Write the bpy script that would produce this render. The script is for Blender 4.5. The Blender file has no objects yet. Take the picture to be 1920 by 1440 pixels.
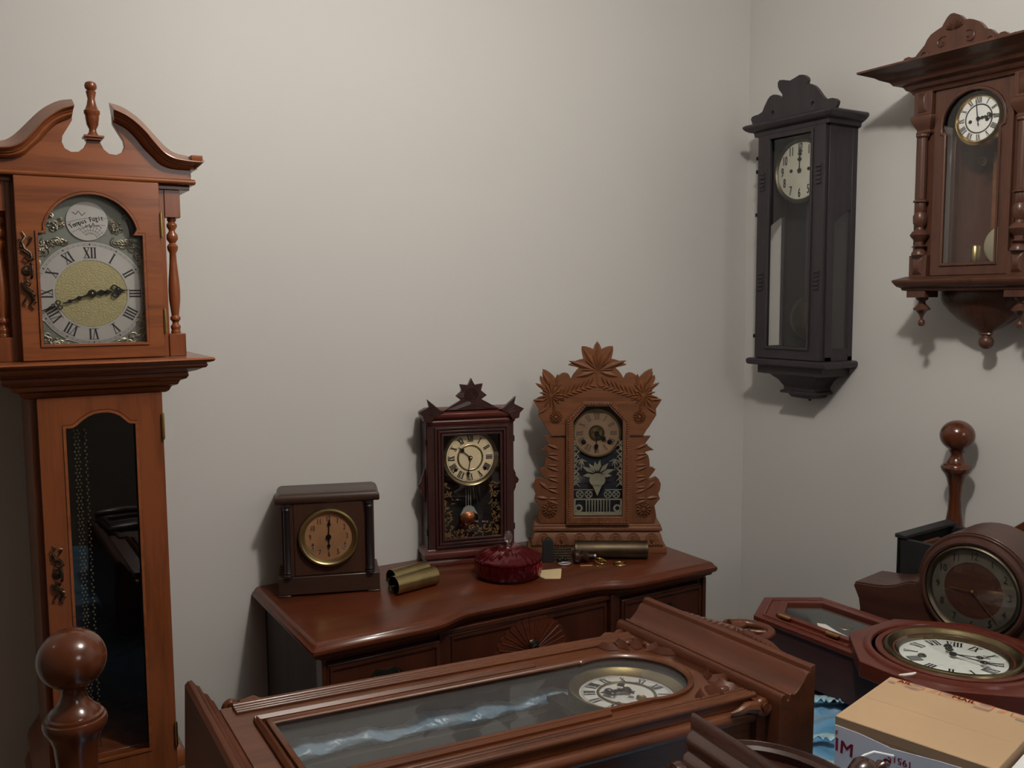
import bpy, bmesh, math, random
from math import sin, cos, pi, radians as D
from mathutils import Vector, Matrix, Euler
random.seed(7)
SC = bpy.context.scene
COL = SC.collection
# ------------------------------------------------------------------ materials
MATS = {}
def nodes(name):
    m = bpy.data.materials.new(name); m.use_nodes = True
    nt = m.node_tree; nt.nodes.clear()
    out = nt.nodes.new('ShaderNodeOutputMaterial')
    b = nt.nodes.new('ShaderNodeBsdfPrincipled')
    nt.links.new(b.outputs[0], out.inputs[0])
    MATS[name] = m
    return m, nt, b, out
def wood(name, c1, c2, rough=.35, axis='z', scale=1.0, coat=0.0, bump=.15, spec=.35):
    if c2[0] > c2[2]*1.25: c1, c2 = [(c[0], c[1]*.88, c[2]*.72) for c in (c1, c2)]
    m, nt, b, out = nodes(name); L = nt.links.new; N = nt.nodes.new
    tc = N('ShaderNodeTexCoord'); mp = N('ShaderNodeMapping')
    s = {'x': (1.2, 14, 14), 'y': (14, 1.2, 14), 'z': (14, 14, 1.2)}[axis]
    mp.inputs['Scale'].default_value = [v*scale for v in s]
    L(tc.outputs['Object'], mp.inputs[0])
    n1 = N('ShaderNodeTexNoise'); n1.inputs['Scale'].default_value = 2.2; n1.inputs['Detail'].default_value = 5; n1.inputs['Distortion'].default_value = .8
    n2 = N('ShaderNodeTexNoise'); n2.inputs['Scale'].default_value = 14; n2.inputs['Detail'].default_value = 4
    n3 = N('ShaderNodeTexNoise'); n3.inputs['Scale'].default_value = 3.1
    L(mp.outputs[0], n1.inputs[0]); L(mp.outputs[0], n2.inputs[0]); L(tc.outputs['Object'], n3.inputs[0])
    mx = N('ShaderNodeMath'); mx.operation = 'MULTIPLY_ADD'; L(n2.outputs[0], mx.inputs[0]); mx.inputs[1].default_value = .45
    L(n1.outputs[0], mx.inputs[2])
    m2 = N('ShaderNodeMath'); m2.operation = 'MULTIPLY_ADD'; L(n3.outputs[0], m2.inputs[0]); m2.inputs[1].default_value = .4; L(mx.outputs[0], m2.inputs[2])
    r = N('ShaderNodeValToRGB'); r.color_ramp.elements[0].position = .55; r.color_ramp.elements[1].position = 1.25 if False else 1.0
    r.color_ramp.elements[0].color = (*c1, 1); r.color_ramp.elements[1].color = (*c2, 1)
    L(m2.outputs[0], r.inputs[0]); L(r.outputs[0], b.inputs['Base Color'])
    b.inputs['Roughness'].default_value = rough
    b.inputs['Coat Weight'].default_value = coat; b.inputs['Coat Roughness'].default_value = .15
    b.inputs['Specular IOR Level'].default_value = spec
    if bump:
        bp = N('ShaderNodeBump'); bp.inputs['Strength'].default_value = bump; bp.inputs['Distance'].default_value = .001
        L(mx.outputs[0], bp.inputs['Height']); L(bp.outputs[0], b.inputs['Normal'])
    return m
def plain(name, c, rough=.5, metal=0, noise=0, nscale=20, bump=0, spec=.5, coat=0):
    m, nt, b, out = nodes(name); L = nt.links.new; N = nt.nodes.new
    b.inputs['Base Color'].default_value = (*c, 1); b.inputs['Roughness'].default_value = rough; b.inputs['Metallic'].default_value = metal
    b.inputs['Specular IOR Level'].default_value = spec; b.inputs['Coat Weight'].default_value = coat
    if noise or bump:
        tc = N('ShaderNodeTexCoord'); n = N('ShaderNodeTexNoise'); n.inputs['Scale'].default_value = nscale; n.inputs['Detail'].default_value = 6
        L(tc.outputs['Object'], n.inputs[0])
        if noise:
            mr = N('ShaderNodeMapRange'); mr.inputs[1].default_value = .3; mr.inputs[2].default_value = .7
            mr.inputs[3].default_value = 1-noise; mr.inputs[4].default_value = 1+noise
            L(n.outputs[0], mr.inputs[0])
            mu = N('ShaderNodeVectorMath'); mu.operation = 'SCALE'; mu.inputs[0].default_value = c; L(mr.outputs[0], mu.inputs['Scale'])
            L(mu.outputs[0], b.inputs['Base Color'])
        if bump:
            bp = N('ShaderNodeBump'); bp.inputs['Strength'].default_value = bump; bp.inputs['Distance'].default_value = .002
            L(n.outputs[0], bp.inputs['Height']); L(bp.outputs[0], b.inputs['Normal'])
    return m
def pane(name, tint=(1, 1, 1), refl=1.0, haze=0.0):
    m, nt, b, out = nodes(name); L = nt.links.new; N = nt.nodes.new
    nt.nodes.remove(b)
    lw = N('ShaderNodeLayerWeight'); lw.inputs[0].default_value = .5
    p = N('ShaderNodeMath'); p.operation = 'POWER'; L(lw.outputs['Facing'], p.inputs[0]); p.inputs[1].default_value = 4
    q = N('ShaderNodeMath'); q.operation = 'MULTIPLY_ADD'; L(p.outputs[0], q.inputs[0]); q.inputs[1].default_value = .9*refl; q.inputs[2].default_value = .05*refl
    q.use_clamp = True
    t = N('ShaderNodeBsdfTransparent'); t.inputs[0].default_value = (*tint, 1)
    g = N('ShaderNodeBsdfGlossy'); g.inputs['Roughness'].default_value = .02
    mx = N('ShaderNodeMixShader'); L(q.outputs[0], mx.inputs[0]); L(t.outputs[0], mx.inputs[1]); L(g.outputs[0], mx.inputs[2])
    if haze:
        df = N('ShaderNodeBsdfDiffuse'); df.inputs[0].default_value = (.5, .5, .5, 1)
        m3 = N('ShaderNodeMixShader'); m3.inputs[0].default_value = haze
        L(mx.outputs[0], m3.inputs[1]); L(df.outputs[0], m3.inputs[2]); L(m3.outputs[0], out.inputs[0])
    else:
        L(mx.outputs[0], out.inputs[0])
    return m
def glassy(name, c, rough=.03, ior=1.45):
    m, nt, b, out = nodes(name)
    b.inputs['Base Color'].default_value = (*c, 1); b.inputs['Roughness'].default_value = rough
    b.inputs['Transmission Weight'].default_value = .94; b.inputs['IOR'].default_value = ior
    return m

cherry = wood('cherry_wood', (.092, .026, .010), (.215, .070, .028), .30, 'z', 1.0, .25)
cherry_x = wood('cherry_wood_cross', (.105, .031, .012), (.250, .086, .034), .30, 'x', 1.0, .25)
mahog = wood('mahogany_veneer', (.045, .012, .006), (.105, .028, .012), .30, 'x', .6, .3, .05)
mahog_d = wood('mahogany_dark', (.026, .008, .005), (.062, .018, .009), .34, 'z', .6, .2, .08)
side_d = wood('painted_side_panel', (.050, .042, .042), (.080, .070, .069), .6, 'z', .8, 0, .05)
mission = wood('fumed_oak', (.020, .0105, .0095), (.050, .026, .021), .40, 'x', .8, .15)
mission_v = wood('fumed_oak_panel', (.026, .0115, .009), (.055, .025, .017), .45, 'z', .8, .1)
blackw = wood('ebonised_wood', (.008, .006, .008), (.02, .014, .016), .32, 'z', .8, .3)
starw = wood('dark_walnut', (.018, .0075, .0085), (.048, .017, .018), .36, 'z', 1, .2)
starw_r = wood('red_walnut', (.060, .014, .013), (.110, .028, .023), .36, 'x', 1, .25)
oak = wood('golden_oak', (.080, .032, .016), (.175, .072, .034), .48, 'x', 1.3, .05, .35)
oak_v = wood('golden_oak_upright', (.072, .029, .014), (.158, .064, .031), .48, 'z', 1.3, .05, .35)
darkw = wood('black_walnut_case', (.022, .018, .021), (.036, .029, .033), .45, 'z', 1, .1)
vien = wood('walnut_wall_case', (.042, .019, .015), (.085, .038, .028), .38, 'z', 1.1, .2)
bigw = wood('chestnut_case', (.038, .012, .006), (.118, .039, .016), .34, 'z', 1.0, .3)
bigw_x = wood('chestnut_moulding', (.042, .013, .007), (.094, .029, .014), .40, 'x', 1.0, .15)
loww = wood('rosewood', (.018, .0075, .0075), (.045, .019, .017), .20, 'x', .8, .5, .05)
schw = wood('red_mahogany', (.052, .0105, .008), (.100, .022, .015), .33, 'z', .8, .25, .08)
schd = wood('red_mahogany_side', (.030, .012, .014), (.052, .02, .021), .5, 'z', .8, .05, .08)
tamb = wood('tambour_veneer', (.030, .0125, .011), (.058, .025, .021), .40, 'x', .8, .2)
postw = wood('bed_post_wood', (.040, .011, .005), (.090, .026, .011), .20, 'z', .7, .6, .03)
dull = plain('blackened_wood', (.012, .012, .013), .55, 0, .3)
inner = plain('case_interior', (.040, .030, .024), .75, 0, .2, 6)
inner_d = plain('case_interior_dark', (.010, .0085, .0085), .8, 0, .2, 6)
brass = plain('polished_brass', (.62, .43, .15), .24, 1, .12, 30)
brass_d = plain('aged_brass', (.36, .28, .13), .34, 1, .2, 25)
brass_m = plain('dulled_brass', (.20, .16, .085), .30, 1, .2, 20)
brass_o = plain('tarnished_brass', (.10, .085, .06), .42, 1, .3, 25)
pewter = plain('antiqued_pewter', (.36, .33, .25), .42, .8, .4, 120, .5)
bronze = plain('antique_bronze', (.095, .065, .042), .42, 1, .4, 120, .4)
steel = plain('brushed_silver', (.50, .48, .455), .36, .55, .08, 8)
golddisc = plain('textured_gold', (.42, .37, .19), .42, .6, .08, 420, .35)
plate = plain('dial_plate_green', (.22, .235, .20), .42, .6, .1, 10)
ink = plain('black_ink', (.008, .008, .009), .5)
ink_g = plain('faded_ink', (.045, .035, .028), .7)
iron = plain('blued_steel', (.008, .008, .010), .35, .5)
enamel = plain('white_enamel', (.80, .80, .77), .22, 0, .02, 8)
cream = plain('cream_paper_dial', (.74, .60, .38), .5, 0, .06, 12)
aged = plain('aged_white_dial', (.50, .49, .40), .55, 0, .12, 14)
coppery = plain('coppery_dial', (.40, .20, .095), .5, .2, .25, 12)
amber = plain('ambered_paper_dial', (.24, .145, .085), .6, 0, .2, 12)
chap = plain('silvered_chapter_ring', (.10, .09, .07), .5, .3, .15, 20)
gl = pane('window_glass')
gl2 = pane('window_glass_clear', (1, 1, 1), .7)
glh = pane('reflection_haze_glass', (.95, .95, .95), .42, .055)  # mirror weakened, grey haze mixed in to stand for an even dull reflection
frost = plain('etched_silver_paint', (.20, .185, .13), .6, .2, .25, 30)
goldleaf = plain('faded_gilt_paint', (.17, .095, .03), .55, .3, .5, 30)
ruby = glassy('ruby_glass', (.62, .018, .05), .05)
clearg = glassy('clear_glass', (.95, .9, .92), .02)
card = plain('kraft_cardboard', (.44, .295, .17), .8, 0, .05, 6)
cardside = plain('kraft_cardboard_edge', (.30, .19, .11), .85, 0, .06, 6)
white = plain('white_label_stock', (.58, .58, .66), .6, 0, .04, 6)
paperw = plain('white_paper', (.72, .72, .74), .7, 0, .02, 6)
redink = plain('orange_red_print', (.62, .075, .03), .6)
redink2 = plain('crimson_print', (.32, .012, .035), .6)
blueink = plain('violet_blue_print', (.16, .13, .22), .6)
cordm = plain('clear_plastic_strap', (.75, .76, .78), .25)
beige = plain('beige_card', (.62, .47, .27), .7)
string_w = plain('white_card', (.75, .74, .70), .6)
lampw = plain('lamp_white', (.8, .8, .78), .5)

# wall paint: faint mottling + roller texture
def paint(name, c, bump=.05):
    m, nt, b, out = nodes(name); L = nt.links.new; N = nt.nodes.new
    tc = N('ShaderNodeTexCoord'); n = N('ShaderNodeTexNoise'); n.inputs['Scale'].default_value = 2.5; n.inputs['Detail'].default_value = 3
    L(tc.outputs['Object'], n.inputs[0])
    r = N('ShaderNodeValToRGB'); r.color_ramp.elements[0].color = (*[v*.97 for v in c], 1); r.color_ramp.elements[1].color = (*[v*1.03 for v in c], 1)
    L(n.outputs[0], r.inputs[0]); L(r.outputs[0], b.inputs['Base Color']); b.inputs['Roughness'].default_value = .55
    n2 = N('ShaderNodeTexNoise'); n2.inputs['Scale'].default_value = 160; L(tc.outputs['Object'], n2.inputs[0])
    bp = N('ShaderNodeBump'); bp.inputs['Strength'].default_value = bump; bp.inputs['Distance'].default_value = .002
    L(n2.outputs[0], bp.inputs['Height']); L(bp.outputs[0], b.inputs['Normal'])
    return m
wallm = paint('wall_paint', (.60, .585, .565))
ceilm = paint('ceiling_paint', (.75, .74, .71))
floorm = wood('floor_boards', (.10, .05, .03), (.2, .11, .06), .5, 'x', .4)

# blue satin quilt
def satin(name, ca=(.045, .17, .33), cb=(.22, .31, .42), cc=(.10, .27, .44)):
    m, nt, b, out = nodes(name); L = nt.links.new; N = nt.nodes.new
    tc = N('ShaderNodeTexCoord'); v = N('ShaderNodeTexVoronoi'); v.inputs['Scale'].default_value = 22
    n = N('ShaderNodeTexNoise'); n.inputs['Scale'].default_value = 9; n.inputs['Detail'].default_value = 5; n.inputs['Distortion'].default_value = 1.5
    L(tc.outputs['Object'], v.inputs[0]); L(tc.outputs['Object'], n.inputs[0])
    r = N('ShaderNodeValToRGB'); e = r.color_ramp.elements
    e[0].position = .35; e[0].color = (*ca, 1); e[1].position = .68; e[1].color = (*cb, 1)
    e2 = e.new(.5); e2.color = (*cc, 1)
    L(n.outputs[0], r.inputs[0]); L(r.outputs[0], b.inputs['Base Color'])
    b.inputs['Roughness'].default_value = .30; b.inputs['Sheen Weight'].default_value = .3
    bp = N('ShaderNodeBump'); bp.inputs['Strength'].default_value = .7; bp.inputs['Distance'].default_value = .006
    ad = N('ShaderNodeMath'); L(v.outputs[0], ad.inputs[0]); L(n.outputs[0], ad.inputs[1])
    L(ad.outputs[0], bp.inputs['Height']); L(bp.outputs[0], b.inputs['Normal'])
    return m
satinm = satin('blue_satin')

# ------------------------------------------------------------------ mesh tools
class MB:
    def __init__(s): s.v = []; s.f = []; s.M = Matrix.Identity(4)
    def add(s, vs, fs):
        o = len(s.v)
        s.v += [tuple(s.M @ Vector(p)) for p in vs]
        s.f += [[i+o for i in f] for f in fs]
        return s
    def box(s, x0, x1, y0, y1, z0, z1):
        return s.add([(x, y, z) for x in (x0, x1) for y in (y0, y1) for z in (z0, z1)],
                     [(0, 1, 3, 2), (4, 6, 7, 5), (0, 4, 5, 1), (2, 3, 7, 6), (0, 2, 6, 4), (1, 5, 7, 3)])
    def prism(s, poly, y0, y1):          # polygon in x,z pushed from y0 to y1
        n = len(poly)
        vs = [(x, y0, z) for x, z in poly]+[(x, y1, z) for x, z in poly]
        fs = [list(range(n)), list(range(2*n-1, n-1, -1))]+[(i, i+n, (i+1) % n+n, (i+1) % n) for i in range(n)]
        return s.add(vs, fs)
    def zprism(s, poly, z0, z1):
        n = len(poly)
        vs = [(x, y, z0) for x, y in poly]+[(x, y, z1) for x, y in poly]
        fs = [list(range(n)), list(range(2*n-1, n-1, -1))]+[(i, i+n, (i+1) % n+n, (i+1) % n) for i in range(n)]
        return s.add(vs, fs)
    def loft(s, rings, cap=True, closed=False):
        n = len(rings[0]); vs = [p for r in rings for p in r]; fs = []
        for k in range(len(rings)-1):
            for i in range(n):
                j = (i+1) % n
                fs.append((k*n+i, k*n+j, (k+1)*n+j, (k+1)*n+i))
        if closed:
            k = len(rings)-1
            for i in range(n):
                j = (i+1) % n; fs.append((k*n+i, k*n+j, j, i))
        elif cap:
            fs += [list(range(n))[::-1], [(len(rings)-1)*n+i for i in range(n)]]
        return s.add(vs, fs)
    def lathe(s, prof, c=(0, 0, 0), axis='z', seg=24, mod=None, a0=0, a1=2*pi):
        rings = []; full = abs(a1-a0-2*pi) < 1e-6
        vs = []; fs = []; m = seg if full else seg+1
        for r, h in prof:
            for i in range(m):
                a = a0+(a1-a0)*i/seg; rr = r*(mod(a, h) if mod else 1)
                u, w = rr*cos(a), rr*sin(a)
                vs.append({'z': (c[0]+u, c[1]+w, c[2]+h), 'y': (c[0]+u, c[1]+h, c[2]+w), 'x': (c[0]+h, c[1]+u, c[2]+w)}[axis])
        for k in range(len(prof)-1):
            for i in range(seg):
                j = (i+1) % m
                fs.append((k*m+i, k*m+j, (k+1)*m+j, (k+1)*m+i))
        return s.add(vs, fs)
    def ballx(s, c, r, seg=12, rr=None):
        n = max(4, seg//2)
        rx = rr or (r, r, r)
        vs = []; fs = []
        for k in range(1, n):
            t = pi*k/n
            for i in range(seg):
                a = 2*pi*i/seg; vs.append((c[0]+rx[0]*sin(t)*cos(a), c[1]+rx[1]*sin(t)*sin(a), c[2]+rx[2]*cos(t)))
        vs += [(c[0], c[1], c[2]+rx[2]), (c[0], c[1], c[2]-rx[2])]
        T, B = len(vs)-2, len(vs)-1
        for k in range(n-2):
            for i in range(seg):
                j = (i+1) % seg; fs.append((k*seg+i, (k+1)*seg+i, (k+1)*seg+j, k*seg+j))
        for i in range(seg):
            j = (i+1) % seg; fs.append((T, i, j)); fs.append((B, (n-2)*seg+j, (n-2)*seg+i))
        return s.add(vs, fs)
    def tube(s, path, r, seg=8, closed=False, rf=None):
        P = [Vector(p) for p in path]; n = len(P); rings = []
        up = None
        for i in range(n):
            t = (P[(i+1) % n]-P[i-1]) if (closed or 0 < i < n-1) else (P[1]-P[0] if i == 0 else P[-1]-P[-2])
            if t.length < 1e-9: t = Vector((0, 0, 1))
            t.normalize()
            if up is None:
                up = Vector((0, 0, 1)) if abs(t.z) < .9 else Vector((1, 0, 0))
            a = t.cross(up)
            if a.length < 1e-6: a = t.cross(Vector((0, 1, 0)))
            a.normalize(); b = a.cross(t).normalized(); up = b
            q = r*(rf(i/(n-1)) if rf else 1)
            rings.append([tuple(P[i]+a*q*cos(2*pi*k/seg)+b*q*sin(2*pi*k/seg)) for k in range(seg)])
        return s.loft(rings, True, closed)
    def sweep(s, path, prof, closed=False, side=1):   # path in x,z ; prof (outward offset, y) closed section
        n = len(path); rings = []
        P = [Vector(p) for p in path]
        for i in range(n):
            if closed: a, b = P[i]-P[i-1], P[(i+1) % n]-P[i]
            else:
                a = P[i]-P[i-1] if i > 0 else P[1]-P[0]
                b = P[i+1]-P[i] if i < n-1 else P[-1]-P[-2]
            a.normalize(); b.normalize()
            na, nb = Vector((a.y, -a.x))*side, Vector((b.y, -b.x))*side
            m = na+nb
            if m.length < 1e-6: m = na
            m.normalize(); k = 1/max(.5, m.dot(na))
            rings.append([(P[i].x+m.x*k*o, y, P[i].y+m.y*k*o) for o, y in prof])
        return s.loft(rings, True, closed)
    def mould(s, prof, x0, x1, yf, yb):      # prof (out, z) wrapped round front and sides of a box
        rings = [[(x0-o, yf-o, z), (x1+o, yf-o, z), (x1+o, yb, z), (x0-o, yb, z)] for o, z in prof]
        return s.loft(rings)
    def ring(s, inner, outer, c, y0, y1):    # frame board with an opening; both outlines star-shaped about c
        def A(p): return math.atan2(p[1]-c[1], p[0]-c[0])
        an = sorted(set([round(A(p), 5) for p in inner]+[round(A(p), 5) for p in outer]))
        def ray(poly, a):
            dx, dz = cos(a), sin(a); best = None
            for i in range(len(poly)):
                x1, z1 = poly[i][0]-c[0], poly[i][1]-c[1]; x2, z2 = poly[(i+1) % len(poly)][0]-c[0], poly[(i+1) % len(poly)][1]-c[1]
                ex, ez = x2-x1, z2-z1; den = dx*ez-dz*ex
                if abs(den) < 1e-12: continue
                t = (x1*ez-z1*ex)/den; u = (x1*dz-z1*dx)/den
                if t > 0 and -1e-4 <= u <= 1+1e-4 and (best is None or t < best): best = t
            return (c[0]+dx*best, c[1]+dz*best)
        I = [ray(inner, a) for a in an]; O = [ray(outer, a) for a in an]; n = len(an)
        vs = [(x, y0, z) for x, z in I]+[(x, y0, z) for x, z in O]+[(x, y1, z) for x, z in I]+[(x, y1, z) for x, z in O]
        fs = []
        for i in range(n):
            j = (i+1) % n
            fs += [(i, j, n+j, n+i), (2*n+i, 3*n+i, 3*n+j, 2*n+j), (n+i, n+j, 3*n+j, 3*n+i), (i, 2*n+i, 2*n+j, j)]
        return s.add(vs, fs)
    def stroke(s, p, q, w, y, w2=None):
        w2 = w if w2 is None else w2
        d = Vector((q[0]-p[0], q[1]-p[1])); d.normalize(); nx, nz = -d.y, d.x
        return s.add([(p[0]-nx*w/2, y, p[1]-nz*w/2), (p[0]+nx*w/2, y, p[1]+nz*w/2), (q[0]+nx*w2/2, y, q[1]+nz*w2/2), (q[0]-nx*w2/2, y, q[1]-nz*w2/2)], [(0, 1, 2, 3)])
    def build(s, name, mat, parent=None, bevel=0, smooth=True, sub=0):
        me = bpy.data.meshes.new(name); me.from_pydata(s.v, [], s.f); me.validate()
        bm = bmesh.new(); bm.from_mesh(me); bmesh.ops.recalc_face_normals(bm, faces=bm.faces); bm.to_mesh(me); bm.free()
        me.materials.append(mat)
        if smooth:
            me.shade_smooth(); me.set_sharp_from_angle(angle=D(38))
        o = bpy.data.objects.new(name, me); COL.objects.link(o)
        if parent: o.parent = parent
        if bevel:
            b = o.modifiers.new('bevel', 'BEVEL'); b.width = bevel; b.segments = 2; b.limit_method = 'ANGLE'; b.angle_limit = D(40)
        if sub:
            b = o.modifiers.new('sub', 'SUBSURF'); b.levels = sub; b.render_levels = sub
        return o
def tag(o, label, cat, group=None):
    o['label'] = label; o['category'] = cat
    if group: o['group'] = group
    return o
def thing(name, label, cat, loc=(0, 0, 0), rz=0, group=None, mat=None, scale=1):
    o = bpy.data.objects.new(name, None); o.empty_display_size = .05; COL.objects.link(o)
    if mat is not None: o.matrix_world = mat
    else: o.location = loc; o.rotation_euler = (0, 0, D(rz)); o.scale = (scale,)*3
    return tag(o, label, cat, group)
def struct(name, mb, m, bevel=0):
    o = mb.build(name, m, None, bevel, False); o['kind'] = 'structure'; return o
def circ(cx, cz, r, n=32, a0=0, a1=2*pi):
    full = abs(a1-a0-2*pi) < 1e-6
    k = n if full else n+1
    return [(cx+r*cos(a0+(a1-a0)*i/n), cz+r*sin(a0+(a1-a0)*i/n)) for i in range(k)]
_tc = {}
def glyphs(txt, size):
    key = (txt, size)
    if key not in _tc:
        cu = bpy.data.curves.new('txt', 'FONT'); cu.body = txt; cu.size = size; cu.align_x = 'CENTER'; cu.align_y = 'CENTER'; cu.resolution_u = 3
        ob = bpy.data.objects.new('txt', cu); COL.objects.link(ob)
        dg = bpy.context.evaluated_depsgraph_get(); dg.update()
        me = bpy.data.meshes.new_from_object(ob.evaluated_get(dg))
        _tc[key] = ([tuple(v.co) for v in me.vertices], [list(p.vertices) for p in me.polygons])
        bpy.data.objects.remove(ob); bpy.data.curves.remove(cu); bpy.data.meshes.remove(me)
    return _tc[key]
def write(mb, txt, size, c, y, ang=0, sx=1, sz=1, bold=0):
    vs, fs = glyphs(txt, size)
    for dx in ([0] if not bold else [-bold, 0, bold]):
        mb.add([(c[0]+(vx*sx+dx)*cos(ang)-vy*sz*sin(ang), y, c[1]+(vx*sx+dx)*sin(ang)+vy*sz*cos(ang)) for vx, vy, vz in vs], fs)
def roman_dial(mb, c, R, h, y, w=1.0, thick=.16, four='IIII'):
    NUM = ['XII', 'I', 'II', 'III', four, 'V', 'VI', 'VII', 'VIII', 'IX', 'X', 'XI']
    W = {'I': .30, 'V': .62, 'X': .62}
    for k, t in enumerate(NUM):
        a = 2*pi*k/12; rad = (sin(a), cos(a)); tan = (cos(a), -sin(a))
        tot = sum(W[ch] for ch in t)*h*w; x = -tot/2
        def P(u, v): return (c[0]+tan[0]*u+rad[0]*(R+v), c[1]+tan[1]*u+rad[1]*(R+v))
        for ch in t:
            cw = W[ch]*h*w; T = thick*h; m = x+cw/2; e = cw*.36
            if ch == 'I': mb.stroke(P(m, -h/2), P(m, h/2), T, y)
            elif ch == 'V': mb.stroke(P(m-e, h/2), P(m, -h/2), T, y); mb.stroke(P(m+e, h/2), P(m, -h/2), T*.4, y)
            else: mb.stroke(P(m-e, h/2), P(m+e, -h/2), T, y); mb.stroke(P(m+e, h/2), P(m-e, -h/2), T*.4, y)
            x += cw
        if len(t) > 1 or t in 'IVX':
            mb.stroke(P(-tot/2, h/2), P(tot/2, h/2), T*.3, y); mb.stroke(P(-tot/2, -h/2), P(tot/2, -h/2), T*.3, y)
def arabic_dial(mb, c, R, size, y, sx=.8, bold=0):
    for k in range(1, 13):
        a = 2*pi*k/12; write(mb, str(k), size, (c[0]+R*sin(a), c[1]+R*cos(a)), y, 0, sx, 1, bold)
def ticks(mb, c, r0, r1, y, n=60, w=.0006):
    for k in range(n):
        a = 2*pi*k/n; mb.stroke((c[0]+r0*sin(a), c[1]+r0*cos(a)), (c[0]+r1*sin(a), c[1]+r1*cos(a)), w*(2.5 if k % 5 == 0 else 1), y)
def annulus(mb, c, r0, r1, y, n=48):
    mb.add([(c[0]+r*cos(2*pi*i/n), y, c[1]+r*sin(2*pi*i/n)) for r in (r0, r1) for i in range(n)],
           [(i, (i+1) % n, n+(i+1) % n, n+i) for i in range(n)])
def hand(c, ang, L, y, kind='spade', w=.004, tail=.0):
    mb = MB(); a = D(ang); rad = Vector((sin(a), cos(a))); tan = Vector((cos(a), -sin(a)))
    def P(u, v): p = Vector(c)+tan*u+rad*v; return (p.x, p.y)
    def seg(v0, v1, w0, w1): mb.prism([P(-w0/2, v0), P(w0/2, v0), P(w1/2, v1), P(-w1/2, v1)], y-.0006, y+.0006)
    def dia(v, r, s=1.4): mb.prism([P(0, v-r*s), P(r, v), P(0, v+r*s), P(-r, v)], y-.0008, y+.0008)
    def ring(v, u, r, t): mb.lathe([(r-t, -.0007), (r, -.0007), (r, .0007), (r-t, .0007), (r-t, -.0007)], (P(u, v)[0], y, P(u, v)[1]), 'y', 12)
    mb.lathe([(0, -.001), (w*1.3, -.001), (w*1.3, .001), (0, .001)], (c[0], y, c[1]), 'y', 14)
    if tail: seg(-tail, 0, w*.5, w*.7); dia(-tail, w*.8, 1)
    if kind == 'spade':
        seg(0, L*.6, w*.6, w*.35); mb.prism([P(0, L*.55), P(w*.9, L*.66), P(w*.5, L*.76), P(0, L), P(-w*.5, L*.76), P(-w*.9, L*.66)], y-.0008, y+.0008)
    elif kind == 'pointer': seg(0, L*.8, w*.8, w*.5); seg(L*.8, L, w*.9, w*.1)
    elif kind == 'fancy':
        seg(0, L*.55, w*.9, w*.5); dia(L*.25, w*1.0, 2); dia(L*.42, w*.9, 1.6)
        for s in (-1, 1): ring(L*.62, s*w*1.1, w*1.1, w*.45); ring(L*.72, s*w*.6, w*.8, w*.4)
        dia(L*.78, w*.8, 1.8); seg(L*.75, L, w*.8, w*.15)
    elif kind == 'maltese':
        seg(0, L*.6, w*.6, w*.4); dia(L*.66, w*1.5, 1); seg(L*.66, L, w*1.1, w*.1)
    elif kind == 'moon':
        seg(0, L*.72, w*.5, w*.35); ring(L*.72, 0, w*1.5, w*.9); seg(L*.78, L, w*.5, w*.15)
    return mb
def scrollwork(mb, pts, y, r=.0016, seed=1):
    rnd = random.Random(seed)
    for (cx, cz, R, a0, turn) in pts:
        n = 14; path = []
        for i in range(n):
            t = i/(n-1); rr = R*(1-t*.8); a = a0+turn*t*2*pi
            path.append((cx+rr*cos(a), y-.001-.003*t, cz+rr*sin(a)))
        mb.tube(path, r, 6, False, lambda t: 1.0-.4*t)
        mb.ballx(path[-1], r*1.5, 8)
def curve_handle(mb, x, z, H, y):
    # ornate escutcheon: S scrolls above and below a bail boss
    def S(p, r=.0016): mb.tube(p, r, 6, False, lambda t: .5+1.1*math.sin(pi*min(1, max(0, t*.9+.05))))
    for s in (1, -1):
        k = H/2
        S([(x-.006*s, y-.002, z+s*k*.98), (x-.001*s, y-.003, z+s*k*.85), (x-.007*s, y-.004, z+s*k*.72), (x-.003*s, y-.005, z+s*k*.55), (x+.006*s, y-.005, z+s*k*.45), (x+.008*s, y-.005, z+s*k*.32), (x+.002*s, y-.006, z+s*k*.25), (x-.004*s, y-.005, z+s*k*.32), (x-.001*s, y-.005, z+s*k*.38)], .0018)
        S([(x+.002*s, y-.003, z+s*k*.62), (x+.007*s, y-.003, z+s*k*.75), (x+.009*s, y-.003, z+s*k*.82), (x+.004*s, y-.003, z+s*k*.86)], .0014)
        S([(x-.004*s, y-.003, z+s*k*.55), (x-.009*s, y-.003, z+s*k*.60), (x-.008*s, y-.003, z+s*k*.68)], .0013)
        for q in range(4): mb.ballx((x-.007*s+q*.003*s, y-.004, z+s*k*(.50-.03*q)), .0019, 8)
        mb.ballx((x-.010*s, y-.003, z+s*k*.78), .0020, 8); mb.ballx((x+.010*s, y-.003, z+s*k*.30), .0022, 8)
    mb.lathe([(0, -.004), (.007, -.003), (.009, 0), (0, 0)], (x-.001, y, z), 'y', 14)
    mb.tube([(x+.005, y-.004, z+.013), (x+.006, y-.012, z+.008), (x+.006, y-.014, z), (x+.006, y-.012, z-.008), (x+.005, y-.004, z-.013)], .0024, 8)

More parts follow.
